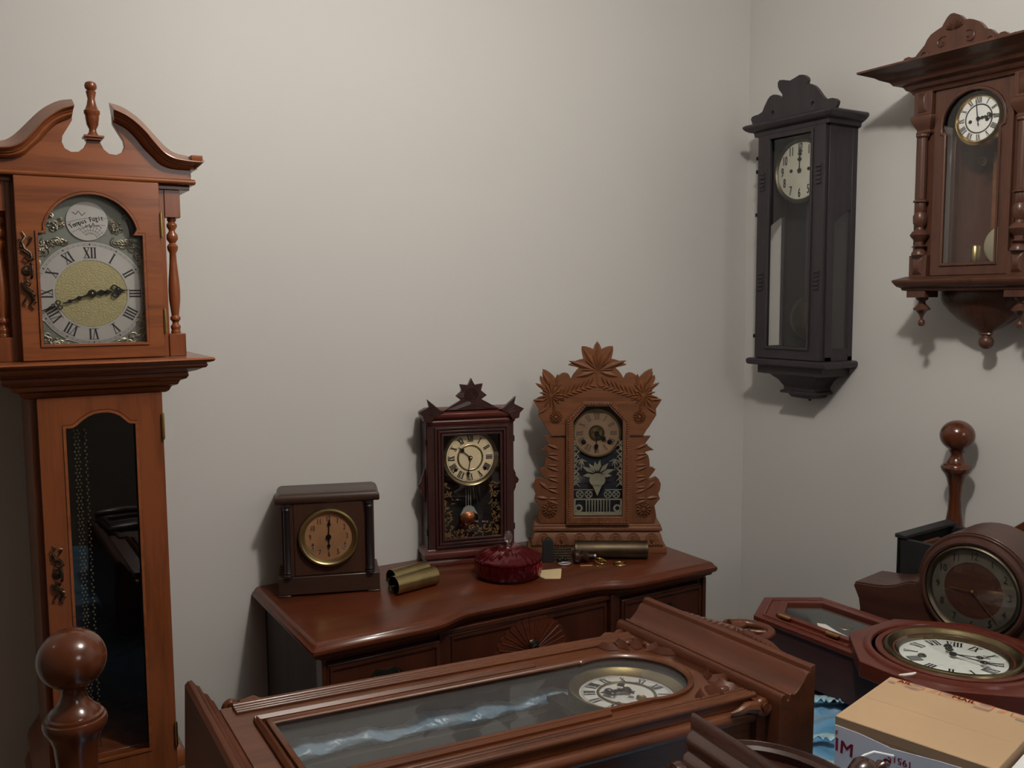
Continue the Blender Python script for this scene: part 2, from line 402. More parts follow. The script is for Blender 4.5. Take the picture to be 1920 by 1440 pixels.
# ------------------------------------------------------------------ the room
WX = 2.235
struct('floor', MB().box(-1.7, WX, -4.2, 0, -.05, 0), floorm)
struct('ceiling', MB().box(-1.7, WX, -4.2, 0, 2.56, 2.62), ceilm)
struct('wall_back', MB().box(-1.7, WX+.1, 0, .1, 0, 2.62), wallm)
struct('wall_right', MB().box(WX, WX+.1, -4.2, 0, 0, 2.62), wallm)
wall2 = paint('wall_paint_low_bounce', (.30, .27, .23))  # unseen left and front walls, coloured darker to cut bounce and deepen shadows
struct('wall_left', MB().box(-1.8, -1.7, -4.2, 0, 0, 2.62), wall2)
struct('wall_front', MB().box(-1.7, WX, -4.3, -4.2, 0, 2.62), wall2)
struct('baseboard_back', MB().box(-1.7, WX, -.014, 0, 0, .09), ceilm, .003)
struct('baseboard_right', MB().box(WX-.014, WX, -4.2, -.014, 0, .09), ceilm, .003)


T = thing('ceiling_lamp', 'round frosted ceiling lamp above the bed', 'lamp', (.88, -1.42, 2.56))
MB().lathe([(0, 0), (.15, 0), (.15, -.02), (.13, -.035), (0, -.035)], (0, 0, 0), 'z', 40).build('lamp_canopy', lampw, T)
def lamp(name, loc, e, r, col):
    l = bpy.data.lights.new(name, 'POINT'); l.energy = e; l.shadow_soft_size = r; l.color = col
    o = bpy.data.objects.new(name, l); COL.objects.link(o); o.location = loc; return o
lamp('ceiling_bulb', (.88, -1.42, 2.40), 43, .055, (1, .95, .865))
lamp('side_bulb', (-1.1, -.45, 2.25), .8, .04, (1, .95, .90))
al = bpy.data.lights.new('far_room_light', 'AREA'); al.energy = 8; al.size = .7; al.color = (1, .96, .93)
ao = bpy.data.objects.new('far_room_light', al); COL.objects.link(ao); ao.location = (1.25, -4.1, 2.3); ao.rotation_euler = (D(72), 0, D(0))

# ------------------------------------------------------------------ tall clock
def tall_clock():
    T = thing('grandfather_clock', 'tall cherry wood floor clock with swan-neck pediment and silver dial, standing against the wall', 'clock', (.208, 0, 0))
    # base cabinet
    b = MB().box(-.136, .136, -.356, -.03, .0, .44)
    b.mould([(.0, .44), (.008, .445), (.012, .455), (.006, .470), (-.008, .485), (-.016, .496), (-.018, .50)], -.136, .136, -.356, -.03)
    b.mould([(.024, .50), (.026, .512), (.022, .524), (.012, .538), (.004, .548), (0, .557)], -.114, .114, -.300, -.03)
    b.mould([(.012, 0), (.012, .07), (.004, .085), (0, .09)], -.136, .136, -.356, -.03)
    b.build('base_cabinet', cherry, T, .001)
    # trunk
    t = MB().box(-.115, -.100, -.330, -.05, .50, 1.285).box(.100, .115, -.330, -.05, .50, 1.285).box(-.115, .115, -.055, -.04, .50, 1.285).box(-.10, .10, -.33, -.05, .50, .556)
    t.build('trunk_case', cherry, T, .0015)
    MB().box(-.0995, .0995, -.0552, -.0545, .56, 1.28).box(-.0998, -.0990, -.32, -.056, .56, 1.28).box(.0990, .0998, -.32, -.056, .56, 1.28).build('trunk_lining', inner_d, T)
    arch = [(-.064, .563), (.065, .563), (.066, 1.221), (.052, 1.223), (.046, 1.229), (.038, 1.237), (.028, 1.243), (.016, 1.2465), (.004, 1.247), (-.010, 1.2455), (-.022, 1.241), (-.034, 1.233), (-.043, 1.225), (-.049, 1.2215), (-.064, 1.2215)]
    dr = MB().ring(arch, [(-.104, .502), (.112, .502), (.112, 1.274), (-.104, 1.274)], (0, .9), -.352, -.332).build('trunk_door', cherry, T, .0015)
    MB().sweep(arch, [(0, -.354), (.005, -.354), (.005, -.348), (0, -.348)], True, -1).build('door_bead', cherry_x, dr)
    MB().box(-.068, .069, -.343, -.341, .558, 1.25).build('glass_pane', gl, dr)
    for z in (1.208, .585):
        MB().lathe([(0, -.026), (.0022, -.026), (.0028, -.022), (.0028, .022), (.0022, .026), (0, .026)], (.111, -.356, z), 'z', 10).box(.1085, .1135, -.354, -.351, z-.024, z+.024).build('hinge', brass, dr)
    m = MB(); curve_handle(m, -.085, .945, .115, -.353); m.build('handle', bronze, dr)
    # waist moulding flaring out to the hood
    w = MB().mould([(0, 1.272), (.006, 1.276), (.010, 1.284), (.020, 1.288), (.024, 1.296), (.034, 1.300), (.038, 1.306), (.036, 1.312), (.050, 1.316), (.060, 1.321), (.062, 1.327), (.064, 1.330)], -.122, .122, -.334, -.02)
    w.build('waist_moulding', cherry_x, T, .0008)
    w = MB().mould([(.0, 1.3215), (.064, 1.3215), (.068, 1.326), (.066, 1.331), (.077, 1.334), (.080, 1.338), (.077, 1.3415), (0, 1.342)], -.122, .122, -.334, -.02)
    w.build('hood_sill', cherry_x, T, .0006)
    # hood
    h = MB().box(-.125, -.113, -.335, -.02, 1.342, 1.674).box(.113, .125, -.335, -.02, 1.342, 1.674).box(-.125, .125, -.04, -.02, 1.342, 1.674).box(-.19, .182, -.335, -.02, 1.664, 1.674)
    h.box(-.17, .168, -.09, -.02, 1.342, 1.674)
    h.build('hood_case', cherry, T, .0012)
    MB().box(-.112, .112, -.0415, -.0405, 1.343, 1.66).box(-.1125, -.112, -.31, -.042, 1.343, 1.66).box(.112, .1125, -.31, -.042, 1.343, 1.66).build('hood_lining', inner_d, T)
    # corner columns
    prof = [(.0, 1.385), (.0085, 1.385), (.0095, 1.389), (.008, 1.393), (.0095, 1.397), (.0095, 1.401), (.006, 1.405), (.006, 1.409), (.0098, 1.413), (.0098, 1.418), (.0070, 1.421), (.0105, 1.450), (.0110, 1.470), (.0100, 1.49), (.0070, 1.525), (.0062, 1.543), (.0095, 1.549), (.0105, 1.556), (.008, 1.560), (.0055, 1.562), (.0108, 1.570), (.0108, 1.578), (.006, 1.585), (.006, 1.588), (.0098, 1.594), (.0098, 1.599), (.006, 1.603), (.0085, 1.606), (.0085, 1.611), (0, 1.611)]
    for sx in (-1, 1):
        c = MB().lathe(prof, (.149*sx, -.318, 0), 'z', 20)
        c.box(.149*sx-.0155, .149*sx+.0155, -.334, -.302, 1.342, 1.386).box(.149*sx-.0145, .149*sx+.0145, -.333, -.303, 1.611, 1.664)
        c.box(min(.124*sx, .135*sx), max(.124*sx, .135*sx), -.330, -.318, 1.342, 1.664)
        c.build('column', cherry, T, .001)
    # hood door
    ha = [(-.092, 1.368), (.092, 1.368), (.092, 1.577), (.079, 1.577)]+[(.001+.0835*cos(a), 1.566+.0835*sin(a)) for a in [D(x) for x in range(12, 171, 8)]]+[(-.079, 1.577), (-.092, 1.577)]
    hd = MB().ring(ha, [(-.122, 1.343), (.121, 1.343), (.121, 1.673), (-.122, 1.673)], (0, 1.5), -.358, -.338).build('hood_door', cherry_x, T, .0015)
    MB().sweep(ha, [(0, -.361), (.004, -.361), (.005, -.350), (0, -.350)], True, -1).build('door_bead', cherry_x, hd)
    MB().box(-.096, .096, -.348, -.346, 1.362, 1.653).build('glass_pane', gl, hd)
    for z in (1.593, 1.411):
        MB().lathe([(0, -.024), (.0022, -.024), (.0026, -.020), (.0026, .020), (.0022, .024), (0, .024)], (.1225, -.360, z), 'z', 10).box(.1205, .1245, -.359, -.350, z-.022, z+.022).build('hinge', brass, hd)
    m = MB(); curve_handle(m, -.107, 1.505, .142, -.359); m.build('handle', bronze, hd)
    # dial
    yd = -.333
    dp = MB().prism([(-.101, 1.350), (.094, 1.350), (.094, 1.566)]+[(-.005+.074*cos(D(a)), 1.572+.076*sin(D(a))) for a in range(0, 181, 10)]+[(-.101, 1.566)], yd, yd+.002).build('dial_plate', plate, T)
    c = (-.0015, 1.4645)
    MB().lathe([(.062, 0), (.062, -.002), (.0955, -.002), (.0955, 0)], (c[0], yd, c[1]), 'y', 72).build('chapter_ring', steel, dp)
    MB().lathe([(0, -.001), (.0615, -.001), (.0615, 0)], (c[0], yd, c[1]), 'y', 64).build('centre_disc', golddisc, dp)
    m = MB(); roman_dial(m, c, .0755, .0195, yd-.0024, .95, .15)
    annulus(m, c, .0893, .0897, yd-.0024, 72); annulus(m, c, .0922, .0926, yd-.0024, 72)
    for k in range(60):
        a = 2*pi*k/60; m.stroke((c[0]+.0895*sin(a), c[1]+.0895*cos(a)), (c[0]+.0925*sin(a), c[1]+.0925*cos(a)), .0022 if k % 5 == 0 else .0005, yd-.0024)
    m.build('numerals', ink, dp)
    hand(c, 250, .097, yd-.008, 'fancy', .0042).build('minute_hand', iron, dp)
    hand(c, 84, .064, yd-.006, 'fancy', .0058).build('hour_hand', iron, dp)
    MB().ballx((c[0], yd-.0095, c[1]), .0028).build('hand_nut', brass, dp)
    # globe medallion with banner
    g = (-.004, 1.598)
    md = MB().lathe([(0, -.003), (.0345, -.003), (.0345, -.0032), (.0355, -.0032), (.0355, 0)], (g[0], yd, g[1]), 'y', 48).build('globe_medallion', steel, dp)
    m = MB(); y = yd-.0034
    for k, ch in enumerate('Tempus Fugit'):
        t = k/11; x = g[0]-.0275+.053*t; z = g[1]-.010+.028*t-.012*t*t
        write(m, ch, .0115, (x, z), y, D(38-30*t), .8, 1.1, .00025)
    def arc(pts, w=.0005):
        for p, q in zip(pts, pts[1:]): m.stroke(p, q, w, y)
    arc([(g[0]-.034+.068*t, g[1]-.004+.028*t-.018*t*t) for t in [i/12 for i in range(13)]])
    arc([(g[0]-.026+.057*t, g[1]-.021+.034*t-.020*t*t) for t in [i/12 for i in range(13)]])
    for k in range(9):
        a = D(20+k*14); arc([(g[0]+.006+.010*cos(a), g[1]-.034+.010*sin(a)), (g[0]+.004+.030*cos(a), g[1]-.034+.030*sin(a))], .0004)
    for rr in (.012, .018, .024): arc([(g[0]+.005+rr*cos(D(a)), g[1]-.034+rr*sin(D(a))) for a in range(20, 150, 10)], .0004)
    arc([(g[0]-.004, g[1]-.010), (g[0]+.004, g[1]-.006), (g[0]+.006, g[1]-.012), (g[0]+.010, g[1]-.003), (g[0]+.013, g[1]-.009), (g[0]+.020, g[1]-.008), (g[0]+.024, g[1]-.012)], .0010)
    arc([(g[0]-.024, g[1]+.016), (g[0]-.018, g[1]+.012), (g[0]-.014, g[1]+.018), (g[0]-.008, g[1]+.010), (g[0]-.002, g[1]+.016)], .0010)
    m.build('engraving', ink, dp)
    rnd = random.Random(3)
    for k, (sx, sz, z0) in enumerate([(-1, 1, 1.555), (1, 1, 1.555), (-1, -1, 1.366), (1, -1, 1.366)]):
        m = MB(); P = []
        for q in range(22):
            t = q/21; ang = D(22+46*t); rad = .103+rnd.random()*.022
            x = sin(ang)*rad; z = cos(ang)*rad
            P.append((c[0]+sx*min(x, .092), c[1]+sz*min(z, .094), .006+rnd.random()*.006, rnd.random()*6, rnd.choice([-1, 1])*.9))
        scrollwork(m, P, yd, .0015); m.build('spandrel_ornament', pewter, dp)
    for sx in (-1, 1):
        m = MB(); P = []
        for q in range(10): P.append((g[0]+sx*(.040+rnd.random()*.026), g[1]-.018+rnd.random()*(.030 if True else 0)*(1-q/14), .004+rnd.random()*.003, rnd.random()*6, rnd.choice([-1, 1])*.8))
        scrollwork(m, P, yd, .0017); m.build('arch_ornament', pewter, dp)
    # pediment
    xc = .012
    def mir(L): return [(2*xc-x, z) for x, z in L][::-1]
    low = [(.048, 1.781), (.059, 1.776), (.072, 1.768), (.085, 1.755), (.098, 1.738), (.111, 1.725), (.125, 1.711), (.142, 1.703), (.159, 1.701), (.182, 1.701)]
    low[0] = (.0485, 1.781)
    hole = [(.046, 1.800), (.0455, 1.790), (.046, 1.777), (.054, 1.763), (.063, 1.748), (.0645, 1.737), (.060, 1.726), (.050, 1.7205), (.038, 1.7215), (.029, 1.729), (.024, 1.739), (.0235, 1.7455)]
    board = [(.182, 1.682)]+low[::-1]+hole+mir(hole)+mir(low[::-1])+[(2*xc-.182, 1.682)]
    pd = MB().prism(board, -.352, -.336).box(2*xc-.182, .182, -.352, -.30, 1.674, 1.684).build('pediment_board', cherry_x, T, .001)
    bk = [(.0430, 1.8175), (.0637, 1.813), (.0837, 1.8021), (.0996, 1.7892), (.1156, 1.7719), (.129, 1.757), (.1426, 1.7435), (.1565, 1.735), (.1795, 1.7308), (.2050, 1.7302)]
    ft = [(.0440, 1.7985), (.0625, 1.7914), (.0793, 1.7804), (.0961, 1.7651), (.1116, 1.7467), (.1274, 1.7295), (.1409, 1.7212), (.1547, 1.7172), (.183, 1.7149), (.2020, 1.7152)]
    md_ = [(.0455, 1.7907), (.0646, 1.7833), (.0802, 1.7728), (.0958, 1.7579), (.1101, 1.7391), (.1246, 1.723), (.1382, 1.7132), (.1521, 1.7091), (.1719, 1.7076), (.1950, 1.7080)]
    lw_ = [(.0470, 1.781), (.0587, 1.7757), (.0718, 1.7684), (.0847, 1.7553), (.0976, 1.7379), (.1108, 1.7245), (.1255, 1.7097), (.142, 1.7029), (.159, 1.7011), (.1880, 1.7012)]
    def fine(L):
        out = []
        for i in range(len(L)-1):
            p0, p1, p2, p3 = L[max(0, i-1)], L[i], L[i+1], L[min(len(L)-1, i+2)]
            for t in (0, .34, .67):
                out.append(tuple(.5*((2*p1[k])+(-p0[k]+p2[k])*t+(2*p0[k]-5*p1[k]+4*p2[k]-p3[k])*t*t+(-p0[k]+3*p1[k]-3*p2[k]+p3[k])*t**3) for k in (0, 1)))
        return out+[L[-1]]
    bk, ft, md_, lw_ = map(fine, (bk, ft, md_, lw_))
    for sg in (1, -1):
        rings = []
        for B_, F_, M_, L_ in zip(bk, ft, md_, lw_):
            mix = lambda p, q, t: (p[0]*(1-t)+q[0]*t, p[1]*(1-t)+q[1]*t)
            sec = [(B_, -.335), (F_, -.385), (mix(F_, M_, .25), -.3855), (mix(F_, M_, .5), -.379), (mix(F_, M_, .9), -.374), (M_, -.3745), (mix(M_, L_, .15), -.370), (mix(M_, L_, .55), -.369), (mix(M_, L_, .85), -.364), (L_, -.358), (L_, -.338)]
            rings.append([((p[0] if sg > 0 else 2*xc-p[0]), y, p[1]) for p, y in sec])
        MB().loft(rings).build('swan_neck_moulding', cherry_x, T, .0006)
    for q in (-1, 1):   # returns along the hood sides
        x = .198 if q > 0 else 2*xc-.198
        MB().mould([(-.012, 1.701), (-.010, 1.706), (-.004, 1.711), (0, 1.718), (0, 1.7255)], x-.02 if q > 0 else x, x if q > 0 else x+.02, -.384, -.04).build('side_moulding', cherry_x, T)
    MB().tube([(2*xc-.188, -.354, 1.678), (.188, -.354, 1.678)], .0052, 12).tube([(.186, -.352, 1.678), (.186, -.04, 1.678)], .0050, 12).build('astragal_bead', cherry_x, T)
    MB().box(xc-.017, xc+.017, -.366, -.330, 1.7475, 1.7515).box(xc-.0135, xc+.0135, -.362, -.334, 1.7435, 1.7475).build('finial_plinth', cherry_x, T, .0008)
    MB().lathe([(0, 1.7515), (.0125, 1.7515), (.012, 1.755), (.007, 1.762), (.006, 1.768), (.0100, 1.776), (.0118, 1.789), (.0118, 1.793), (.0138, 1.796), (.0138, 1.801), (.0110, 1.804), (.0085, 1.811), (.0062, 1.822), (.0086, 1.834), (.0088, 1.8355), (.006, 1.837), (.0100, 1.841), (.0108, 1.846), (.009, 1.851), (.005, 1.8535), (0, 1.854)], (xc, -.348, -.004), 'z', 24).build('finial', cherry, T)
    # chains behind the trunk glass
    for x in (-.040, -.034, -.022):
        m = MB()
        for k in range(92):
            z = 1.205-k*.0069
            m.ballx((x+(.0014 if k % 2 else -.0014), -.30, z), .0021, 6)
        m.tube([(x, -.30, 1.208), (x, -.30, .57)], .0006, 5)
        m.build('chain', brass_m, T)
tall_clock()

# ------------------------------------------------------------------ dresser
def dresser():
    T = thing('dresser', 'low mahogany dresser with three drawers across, fan carving and serpentine moulded top', 'dresser', (.57, 0, 0))
    def topoly(o):
        P = [(-.0-o, -.006), (0-o, -.452-o), (.004-o, -.458-o), (.265, -.458-o), (.305, -.452-o), (.335, -.438-o), (.365, -.425-o), (.405, -.422-o), (.56, -.426-o), (.715, -.422-o), (.755, -.425-o), (.785, -.438-o), (.815, -.452-o), (.85, -.458-o), (1.112+o, -.458-o), (1.116+o, -.452-o), (1.116+o, -.006)]
        return P
    prof = [(-.022, .704), (-.020, .709), (-.010, .713), (-.009, .718), (-.002, .722), (.001, .728), (0, .734), (-.005, .738), (-.006, .741), (-.010, .745), (-.016, .747)]
    MB().loft([[(x, y, z) for x, y in topoly(o)] for o, z in prof]).build('dresser_top', mahog, T)
    c = MB().box(.030, .040, -.42, -.008, .05, .704).box(1.080, 1.090, -.42, -.008, .05, .704).box(.03, 1.09, -.02, -.008, .05, .704)
    c.box(.04, 1.08, -.40, -.02, .05, .065)
    c.build('side_panels', side_d, T, .002)
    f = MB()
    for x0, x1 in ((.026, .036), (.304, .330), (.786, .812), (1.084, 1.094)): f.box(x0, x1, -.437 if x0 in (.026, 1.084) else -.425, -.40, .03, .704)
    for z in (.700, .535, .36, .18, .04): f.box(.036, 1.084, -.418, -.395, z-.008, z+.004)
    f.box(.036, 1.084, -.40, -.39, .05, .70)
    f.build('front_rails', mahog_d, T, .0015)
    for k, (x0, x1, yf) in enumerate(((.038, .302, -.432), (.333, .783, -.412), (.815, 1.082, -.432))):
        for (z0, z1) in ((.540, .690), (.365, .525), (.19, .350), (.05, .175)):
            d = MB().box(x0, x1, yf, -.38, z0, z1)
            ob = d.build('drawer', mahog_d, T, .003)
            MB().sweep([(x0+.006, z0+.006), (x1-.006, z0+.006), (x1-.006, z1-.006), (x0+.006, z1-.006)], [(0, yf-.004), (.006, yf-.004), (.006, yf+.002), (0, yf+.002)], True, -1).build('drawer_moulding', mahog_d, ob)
            xm = (x0+x1)/2; zm = (z0+z1)/2+(.024 if z0 > .5 else 0)
            if k == 1 and z0 > .5:
                xm = .556; zb = .603; m = MB(); n = 15
                for i in range(n):
                    a = D(4+172*(i+.5)/n); da = D(172/n/2)
                    R = .098
                    pts = [(xm+.014*cos(a), zb+.014*sin(a)), (xm+R*cos(a-da*.93), zb+R*.90*sin(a-da*.93)), (xm+R*1.05*cos(a), zb+R*.90*1.04*sin(a)), (xm+R*cos(a+da*.93), zb+R*.90*sin(a+da*.93))]
                    m.add([(p[0], yf-.003, p[1]) for p in pts]+[(xm+R*.6*cos(a), yf-.0050, zb+R*.54*sin(a))]+[(p[0], yf+.001, p[1]) for p in pts],
                          [(0, 1, 4), (1, 2, 4), (2, 3, 4), (3, 0, 4), (0, 5, 6, 1), (1, 6, 7, 2), (2, 7, 8, 3), (3, 8, 5, 0)])
                for i in range(n+1):
                    a = D(4+172*i/n); m.tube([(xm+.014*cos(a), yf-.004, zb+.014*sin(a)), (xm+R*.97*cos(a), yf-.004, zb+R*.87*sin(a))], .0016, 6)
                m.build('fan_carving', mahog, ob)
                MB().lathe([(.002, -.016), (.011, -.014), (.012, -.008), (.009, -.004), (.012, 0), (0, 0)], (xm, yf-.003, zb+.022), 'y', 18).tube([(xm+.009*cos(t), yf-.018, zb+.013+.010*sin(t)) for t in [2*pi*i/14 for i in range(14)]], .0016, 6, True).build('ring_pull', brass_o, ob)
            else:
                m = MB().tube([(xm-.028, yf, zm+.006), (xm-.028, yf-.014, zm+.004), (xm-.024, yf-.02, zm-.012), (xm+.024, yf-.02, zm-.012), (xm+.028, yf-.014, zm+.004), (xm+.028, yf, zm+.006)], .0028, 8)
                m.prism([(xm-.038, zm+.004), (xm-.022, zm+.018), (xm, zm+.013), (xm+.022, zm+.018), (xm+.038, zm+.004), (xm+.02, zm-.005), (xm, zm-.010), (xm-.02, zm-.005)], yf-.003, yf)
                m.build('bail_pull', brass_o, ob)
    for x in (.05, 1.07):
        for y in (-.40, -.04): MB().lathe([(0, 0), (.018, 0), (.026, .03), (.022, .05), (0, .05)], (x, y, 0), 'z', 16).build('foot', mahog_d, T)
dresser()
ZT = .747

# ------------------------------------------------------------------ small square mantel clock
def square_clock():
    T = thing('mantel_clock', 'small dark square shelf clock with coppery dial, left end of the dresser', 'clock', (.714, -.162, ZT), -18.96)
    MB().box(-.119, .119, 0, .115, .004, .048).box(-.12, -.090, -.001, .116, 0, .005).box(.090, .12, -.001, .116, 0, .005).build('base', mission, T, .003)
    MB().box(-.108, .108, .006, .105, .048, .225).build('case', mission_v, T, .001)
    r = [[(-.121, 0), (.121, 0)]]
    prof = [(.121, .002, .224), (.122, -.002, .230), (.1215, -.002, .238), (.118, .002, .244), (.112, .006, .247), (.110, .012, .248)]
    MB().loft([[(-a, f, z), (a, f, z), (a, .112-(f-.0)*.3, z), (-a, .112-(f-.0)*.3, z)] for a, f, z in prof]).build('top_moulding', mission, T, .0012)
    MB().box(-.080, .080, .0035, .008, .050, .223).build('front_panel', mission_v, T, .001)
    for sx in (-1, 1):
        MB().lathe([(0, .049), (.010, .049), (.010, .054), (.0075, .056), (.0095, .060), (.0072, .064), (.0078, .14), (.0072, .208), (.0095, .212), (.0075, .216), (.010, .219), (.010, .224), (0, .224)], (.096*sx, .000, 0), 'z', 18).build('column', blackw, T)
    c = (0, .1415)
    MB().lathe([(.0655, .004), (.0695, .002), (.0705, -.004), (.069, -.0085), (.065, -.0095), (.062, -.008), (.060, -.004), (.0565, -.003), (.0555, .001)], (c[0], 0, c[1]), 'y', 64).build('bezel', brass_d, T)
    dl = MB().lathe([(0, 0), (.058, 0)], (c[0], .001, c[1]), 'y', 48).build('dial', coppery, T)
    m = MB(); arabic_dial(m, c, .043, .0185, .0004, .62, .0003); m.build('numerals', ink_g, dl)
    for sx in (-1, 1): MB().lathe([(.0025, 0), (.0045, 0), (.0045, -.001), (.0025, -.001)], (c[0]+sx*.037, .0005, c[1]-.026), 'y', 14).build('winding_hole', steel, dl)
    hand(c, 3, .046, -.0025, 'spade', .0048).build('minute_hand', iron, dl)
    hand(c, 179, .031, -.0018, 'spade', .0048).build('hour_hand', iron, dl)
    MB().lathe([(0, -.007), (.03, -.0065), (.060, -.0045)], (c[0], 0, c[1]), 'y', 32).build('dial_glass', gl, T)
square_clock()

# ------------------------------------------------------------------ kitchen clock with star crest
def star_clock():
    T = thing('kitchen_clock', 'dark red wooden shelf clock with star crest and pendulum, middle of the dresser', 'clock', (1.129, -.108, ZT), -14.2)
    B = .075
    MB().box(-.119, -.108, 0, B, .045, .385).box(.108, .119, 0, B, .045, .385).box(-.119, .119, B-.006, B, .045, .385).box(-.119, .119, 0, B, .375, .385).build('case', starw, T, .001)
    MB().box(-.108, .108, B-.008, B-.0062, .05, .375).build('back_lining', inner_d, T)
    b = MB().mould([(.004, 0), (.006, .003), (.006, .010), (.003, .014), (.003, .018), (.010, .022), (.012, .030), (.009, .038), (.002, .042), (0, .046)], -.119, .119, -.006, B)
    b.build('base', starw_r, T, .0008)
    for sx in (-1, 1):
        P = [(.1185, .262), (.121, .257), (.125, .243), (.130, .232), (.130, .226), (.139, .214), (.136, .205), (.131, .203), (.130, .193), (.125, .182), (.121, .170), (.1185, .166)]
        MB().prism([(sx*x, z) for x, z in P], .016, .028).build('side_ornament', starw, T, .0008)
        for z in (.33, .09): MB().box(sx*.119, sx*.1215, -.002, .012, z-.008, z+.008).build('hinge', iron, T)
    out = [(-.117, .046), (.117, .046), (.117, .376), (-.117, .376)]
    inn = [(-.079, .068), (.082, .068), (.082, .350), (-.079, .350)]
    dr = MB().ring(inn, out, (0, .2), -.008, 0)
    for o, h in ((.002, .013), (.011, .016), (.019, .014)):
        dr.sweep([(inn[0][0]-o, inn[0][1]-o), (inn[1][0]+o, inn[1][1]-o), (inn[2][0]+o, inn[2][1]+o), (inn[3][0]-o, inn[3][1]+o)], [(0, -h), (.0055, -h), (.0065, -.008), (-.001, -.008)], True, 1 if False else -1)
    dr = dr.build('door', starw, T, .0008)
    MB().box(-.080, .083, -.006, -.0045, .067, .351).build('glass_pane', gl2, dr)
    m = MB(); rnd = random.Random(5)
    for sx in (-1, 1):
        for k in range(60):
            z = .075+rnd.random()*.145; x = (.052+rnd.random()*.026)*sx; a = rnd.random()*6; L = .005+rnd.random()*.008
            m.stroke((x, z), (x+L*cos(a), z+L*sin(a)), .004, -.0066, .001)
    for k in range(70):
        x = -.072+rnd.random()*.144; z = .072+rnd.random()*.032; a = rnd.random()*6
        m.stroke((x, z), (x+.008*cos(a), z+.008*sin(a)), .004, -.0066, .001)
    m.build('gilt_decoration', goldleaf, dr)
    co = MB().mould([(.0, .374), (.004, .378), (.006, .384), (.003, .389), (.010, .393), (.014, .399), (.014, .406), (.008, .410), (.002, .413), (-.002, .416)], -.115, .115, -.008, B-.02)
    co.build('cornice', starw_r, T, .0008)
    crest = [(-.075, .414), (-.028, .440), (-.042, .451), (-.0265, .465), (-.031, .482), (-.009, .4795), (0, .497), (.009, .479), (.031, .482), (.026, .464), (.042, .451), (.027, .441), (.075, .414)]
    cr = MB().prism(crest, -.0175, -.006).build('crest_board', starw, T, .0008)
    m = MB()
    for r0 in (.017, .0125, .008): m.lathe([(r0-.002, 0), (r0-.001, -.0018), (r0+.001, -.0018), (r0+.002, 0)], (0, -.0175, .4535), 'y', 28)
    m.lathe([(0, -.0035), (.002, -.003), (.004, 0)], (0, -.0175, .4535), 'y', 14)
    for sx in (-1, 1):
        for o in (0, .004, .008): m.tube([(sx*.002, -.018, .438-o), (sx*(.062-o*2), -.018, .416)], .0009, 6)
        for dz in (-.003, .001, .005): m.tube([(sx*.020, -.018, .4525+dz), (sx*(.037-abs(dz-.001)), -.018, .4515+dz)], .0007, 6)
    m.build('crest_carving', starw, cr)
    for sx in (-1, 1):
        E = [(.074, .413), (.085, .4165), (.1195, .446), (.1145, .426), (.142, .412), (.1305, .401), (.128, .388), (.110, .384), (.10, .40)]
        o = MB().prism([(sx*x, z) for x, z in E], -.0245, -.012).build('corner_ear', starw, T, .0006)
        m = MB()
        for k in range(4): m.tube([(sx*(.088+k*.004), -.025, .412-k*.003), (sx*(.114+k*.001), -.025, .436-k*.009)], .0008, 5)
        m.build('ear_carving', starw, o)
    c = (0, .2835)
    dl = MB().lathe([(0, 0), (.0655, 0)], (c[0], .004, c[1]), 'y', 56).build('dial', cream, T)
    MB().lathe([(.0645, .004), (.067, .001), (.071, .0005), (.074, -.002), (.0755, .0), (.0765, .004)], (c[0], 0, c[1]), 'y', 64).build('bezel', brass_m, T)
    MB().lathe([(.031, .0032), (.0325, .0022), (.0345, .0022), (.036, .0032)], (c[0], 0, c[1]), 'y', 48).build('inner_ring', brass_d, dl)
    m = MB(); roman_dial(m, c, .0515, .0165, .0032, .85, .18); annulus(m, c, .0612, .0616, .0032)
    ticks(m, c, .0605, .0622, .0031, 60, .0004); m.build('numerals', ink, dl)
    for sx in (-1, 1): MB().lathe([(0, -.001), (.005, -.0005), (.005, 0)], (c[0]+sx*.040, .0035, c[1]-.031), 'y', 12).build('winding_hole', iron, dl)
    hand(c, 313, .045, .0005, 'maltese', .0042).build('hour_hand', iron, dl)
    hand(c, 190, .062, -.0010, 'maltese', .0036).build('minute_hand', iron, dl)
    MB().ballx((0, -.002, c[1]), .0035).build('hand_nut', brass, dl)
    p = MB()
    for x in (-.0065, 0, .0065): p.tube([(x, .03, .21), (x, .03, .142)], .0009, 6)
    p = p.build('pendulum_rod', steel, T)
    MB().lathe([(0, -.010), (.010, -.009), (.022, -.005), (.027, 0), (.022, .005), (0, .008)], (.0, .03, .113), 'y', 32).build('pendulum_bob', plain('copper_bob', (.62, .25, .12), .25, 1), p)
    MB().prism([(-.024, .124), (-.014, .144), (-.006, .149), (.006, .149), (.014, .144), (.024, .124), (.012, .132), (0, .128), (-.012, .132)], .024, .027).build('bob_mount', steel, p)
star_clock()

# ------------------------------------------------------------------ gingerbread clock
def leaf(m, x, z, L, w, a, y, h=.003):
    h *= 1.35
    d = (cos(a), sin(a)); n = (-sin(a), cos(a)); P = []
    for t, s in ((0, 0), (.3, .8), (.55, 1), (.8, .6), (1, 0)):
        P.append((t, s))
    up = [(x+d[0]*L*t+n[0]*w*s/2, z+d[1]*L*t+n[1]*w*s/2) for t, s in P]; dn = [(x+d[0]*L*t-n[0]*w*s/2, z+d[1]*L*t-n[1]*w*s/2) for t, s in P]
    mid = [(x+d[0]*L*t, z+d[1]*L*t) for t, s in P]
    vs = [(p[0], y, p[1]) for p in up]+[(p[0], y-h*(.2 if i in (0, 4) else 1), p[1]) for i, p in enumerate(mid)]+[(p[0], y, p[1]) for p in dn]
    fs = []
    for i in range(4): fs += [(i, i+1, 6+i, 5+i), (5+i, 6+i, 11+i, 10+i)]
    m.add(vs, fs)
